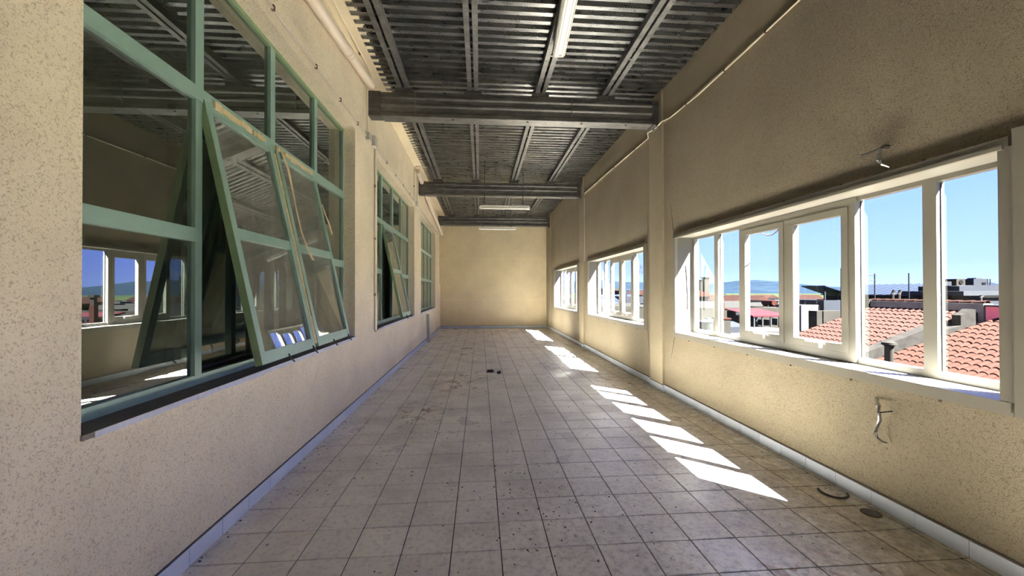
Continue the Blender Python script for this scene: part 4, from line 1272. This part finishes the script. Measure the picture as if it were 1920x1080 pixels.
# masts
def mast(label, px, yt, yb, d, bars=(), yagi=False):
    t_ = at(px, yt, d); b_ = at(px, yb, d)
    root = empty('antenna_mast', (b_.x, b_.y, b_.z), label, 'antenna', 'aerial masts')
    o = MB().tube([(b_.x, b_.y, b_.z - 1.5), (t_.x, t_.y, t_.z)], 0.024, 8).build('pole', X_MAST); adopt(root, o)
    for (y, l, r_) in bars:
        z = at(px, y, d).z
        e0 = at(px - l, y, d); e1 = at(px + r_, y, d)
        o = MB().tube([(e0.x, e0.y, z), (e1.x, e1.y, z)], 0.018, 6).build('crossbar', X_MAST); adopt(root, o)
        if yagi:
            for k in range(5):
                q = e0.lerp(e1, k / 4)
                o = MB().tube([(q.x, q.y, z - 0.16), (q.x, q.y, z + 0.16)], 0.012, 5).build('element', X_MAST); adopt(root, o)
    return root
mast('aerial mast with two horizontal bars above the weathered wall', 1640, 513, 566, 18, [(516, 40, 3), (525.5, 40, 3)])
mast('plain thin mast above the blue metal roof', 1704, 512, 566, 18)
mast('thin mast beside the tilted panel rack', 1577, 503, 590, 19)
mast('aerial mast with spiky elements seen through the middle window', 1197.5, 507, 560, 27, [(510, 2, 14), (501, 0, 12)], True)
# chimney cowls on the weathered wall
for px, lab in ((1673, 'dark pair of bent flue pipes above the weathered wall'), (1685, 'short leaning flue pipe above the weathered wall')):
    q = at(px, 563, 18.6)
    o = MB().tube([(q.x, q.y, 0.6), (q.x, q.y, 1.42), (q.x + 0.1, q.y, 1.58)], 0.07, 8).build('flue_pipe', X_CONC, smooth=True)
    tag(o, lab, 'flue', 'flue pipes')
# blue roofed shed: ridge along y, seams running up the slope
root = empty('metal_shed', (38, 35, GZ), 'long shed under a blue grey standing seam roof', 'building')
SX0, SX1, SY0, SY1, SZ0, SZ1 = 36.0, 41.0, 29.6, 40.0, 1.22, 2.2
o = MB().box(SX0 + 0.3, SX1 + 4.5, SY0, SY1, GZ, SZ0).build('walls', X_PALE); adopt(root, o)
o = MB().prism([(SX0, SZ0 - 0.04), (SX1 + 5, SZ0 - 0.04), (SX1, SZ1)], 'y', SY0 - 0.2, SY1 + 0.2).build('roof', X_BLUE); adopt(root, o)
for k in range(15):
    yy = SY0 - 0.15 + (SY1 - SY0 + 0.2) * k / 14
    o = MB().add([(SX0, yy, SZ0 - 0.03), (SX1, yy, SZ1), (SX1, yy + 0.07, SZ1), (SX0, yy + 0.07, SZ0 - 0.03), (SX0, yy, SZ0 + 0.03), (SX1, yy, SZ1 + 0.05), (SX1, yy + 0.07, SZ1 + 0.05), (SX0, yy + 0.07, SZ0 + 0.03)],
        [(0, 3, 2, 1), (4, 5, 6, 7), (0, 1, 5, 4), (1, 2, 6, 5), (2, 3, 7, 6), (3, 0, 4, 7)]).build('seam', X_BLUED); adopt(root, o)
o = MB().box(SX0 - 0.1, SX0 + 0.02, SY0 - 0.2, SY1 + 0.2, SZ0 - 0.1, SZ0).build('gutter', X_TANKW); adopt(root, o)
# grey factory with roof units
a_, b_ = at(1800, 560, 25), at(1960, 560, 25)
root = empty('factory', (a_.x, a_.y, GZ), 'grey clad factory with stepped roofs above the pink wall', 'building')
zc = at(1800, 554, 25).z
o = MB().box(a_.x, b_.x, a_.y - 1.0, a_.y + 3, GZ, zc).build('walls', X_GREY); adopt(root, o)
o = MB().box(a_.x - 0.05, b_.x, a_.y - 1.1, a_.y - 1.0, zc - 0.12, zc + 0.02).build('dark_strip', X_DARK); adopt(root, o)  # solid dark strip along the head of the wall
zr = at(1800, 546, 25.5).z
o = MB().box(a_.x - 0.8, b_.x, a_.y - 0.8, a_.y + 2.8, zc, zr).build('upper_band', X_GREYL); adopt(root, o)
c_, d_ = at(1795, 540, 27), at(1880, 538, 27)
zt = at(1800, 535, 27).z
o = MB().prism([(c_.x - 0.5, zr - 0.2), (d_.x + 0.9, zr - 0.2), (d_.x - 0.4, zt), (c_.x + 0.6, zt), (c_.x - 0.5, zt - 0.05)], 'y', c_.y - 0.5, c_.y + 2).build('roof', X_GREY); adopt(root, o)
o = MB().box(c_.x - 0.5, a_.x, c_.y - 1.4, c_.y - 1.2, GZ, at(1780, 550, 26).z).build('side_wall', X_PALE); adopt(root, o)
o = MB().tube([(a_.x - 0.08, a_.y - 1.1, 0.4), (a_.x - 0.08, a_.y - 1.1, zc - 0.1), (a_.x + 0.1, a_.y - 1.1, zc)], 0.06, 8).build('downpipe', X_WHITE); adopt(root, o)
for px, y0_, y1_, w, lab, fan in ((1796, 523, 536, 9, 'beige roof unit with a round fan grille on the factory', True), (1833, 523, 536, 14, 'wider grey roof unit on the factory', False), (1772, 528, 535, 7, 'low dark box at the left of the factory roof', False)):
    q, q2 = at(px - w, y1_, 27.2), at(px + w, y0_, 27.2)
    root = empty('roof_unit', (q.x, q.y, q.z), lab, 'air unit', 'factory roof units')
    o = MB().box(q.x, q2.x, q.y - 0.2, q.y + 0.6, zt - 0.02, q2.z).build('cabinet', X_PALE if fan else X_GREY); adopt(root, o)
    if fan:
        xm = (q.x + q2.x) / 2; zm = (zt + q2.z) / 2
        o = MB().tube([(xm, q.y - 0.23, zm), (xm, q.y - 0.19, zm)], 0.14, 16).build('fan_grille', X_DARK); adopt(root, o)
    elif w > 10:
        o = MB().box(q.x + 0.3, q2.x - 0.25, q.y - 0.1, q.y + 0.4, q2.z, q2.z + 0.07).build('cowl', X_GREYL); adopt(root, o)
        o = MB().box(q.x + 0.62, q2.x - 0.12, q.y - 0.23, q.y - 0.19, zt + 0.08, zt + 0.2).build('grille', X_DARK); adopt(root, o)
for px, lab in ((1852, 'left of two thin flues on the factory roof'), (1856.5, 'right of two thin flues on the factory roof')):
    q = at(px, 523, 27.2)
    o = MB().tube([(q.x, q.y, zt + 0.002), (q.x, q.y, q.z)], 0.03, 6).build('flue', X_GREYL)
    tag(o, lab, 'flue', 'factory flues')

# ---- things seen through the two farther white windows
block('front_terrace', 'pale terrace wall across the bottom of the middle window view', 'building', 1085, 1225, 578, 21.5, 2.5, X_PALE, 0.25)
block('white_roof', 'white flat roof behind the pale terrace wall', 'building', 1090, 1240, 571, 25, 3, X_WHITE, 0.2)
a_, b_ = at(1112, 572, 29.5), at(1168, 553, 33)
root = empty('solar_roof', (a_.x, a_.y, GZ), 'blue solar panels on a pitched roof in the middle window view', 'building')
o = MB().box(a_.x, b_.x + 1, a_.y, a_.y + 5, GZ, 0.55).build('walls', X_WHITE); adopt(root, o)
for k in range(6):
    x0_ = a_.x + (b_.x + 0.9 - a_.x) * k / 6; x1_ = x0_ + (b_.x + 0.9 - a_.x) / 6 - 0.06
    o = MB().add([(x0_, a_.y - 0.1, 0.6), (x1_, a_.y - 0.1, 0.6), (x1_, a_.y + 3.6, 1.25), (x0_, a_.y + 3.6, 1.25), (x0_, a_.y - 0.1, 0.66), (x1_, a_.y - 0.1, 0.66), (x1_, a_.y + 3.6, 1.31), (x0_, a_.y + 3.6, 1.31)],
        [(0, 3, 2, 1), (4, 5, 6, 7), (0, 1, 5, 4), (1, 2, 6, 5), (2, 3, 7, 6), (3, 0, 4, 7)]).build('solar_panel', X_BLUE); adopt(root, o)
block('pale_house', 'pale house with dark windows behind the solar panels', 'house', 1130, 1160, 541, 45, 6, X_PALE, 0, None, 3)
block('red_gable', 'small brick red block right of the solar panels', 'building', 1162, 1172, 545, 40, 4, X_BRICK)
lt = block('lattice_building', 'grey building under a roof lattice in the middle window view', 'building', 1172, 1226, 556, 30, 4, X_GREY, 0.2, None, 4)
for k in range(6):
    xx = lt[1] + (lt[2] - lt[1]) * k / 5
    o = MB().tube([(xx, lt[3] + 0.1, lt[4]), (xx + 0.25, lt[3] + 0.1, lt[4] + 0.5)], 0.035, 5).build('lattice_strut', X_MAST); adopt(lt[0], o)
o = MB().tube([(lt[1], lt[3] + 0.1, lt[4] + 0.5), (lt[2], lt[3] + 0.1, lt[4] + 0.5)], 0.035, 5).build('lattice_rail', X_MAST); adopt(lt[0], o)
block('far_block', 'white block in the farthest window view', 'building', 1040, 1062, 556, 48, 6, X_WHITE, 0.2, None, 2)
block('far_block', 'grey block in the farthest window view', 'building', 1062, 1090, 562, 40, 6, X_CONC, 0.2, None, 2)

# ---- the town in the distance
rnd = random.Random(11)
TM = [X_WHITE, X_PALE, X_WHITE, X_GREYL]
spots = [(1345, 563, 70), (1388, 565, 60), (1408, 561, 90), (1430, 563, 78), (1448, 559, 110), (1470, 561, 85), (1515, 560, 90), (1532, 562, 74), (1105, 552, 110), (1140, 553, 88), (1185, 551, 100),
         (1206, 553, 84), (1065, 553, 92), (1300, 556, 100), (1320, 560, 80)]
names = ['beside the brick chimney', 'behind the terrace hatch', 'above the red canopy', 'left of the drum tanks', 'over the red drum tank', 'over the grey drum tank', 'left of the panel rack', 'close to the panel rack',
         'at the left of the middle window view', 'above the solar panels', 'behind the roof lattice', 'near the spiky aerial', 'in the farthest window view', 'beyond the house with the orange roof', 'right of the stone chimneys']
for (px, yt, d), nm in zip(spots, names):
    w = rnd.uniform(7, 12)
    m_ = rnd.choice(TM)
    r_ = block('town_house', 'distant town house ' + nm, 'house', px - w, px + w, yt, d, 7, m_, 0, 'town houses', 3)
    if rnd.random() < 0.6:
        o = MB().prism([(r_[1] - 0.3, r_[4]), (r_[2] + 0.3, r_[4]), ((r_[1] + r_[2]) / 2, r_[4] + 0.9)], 'y', r_[3] - 0.3, r_[3] + 7.3).build('roof', X_TILE2); adopt(r_[0], o)
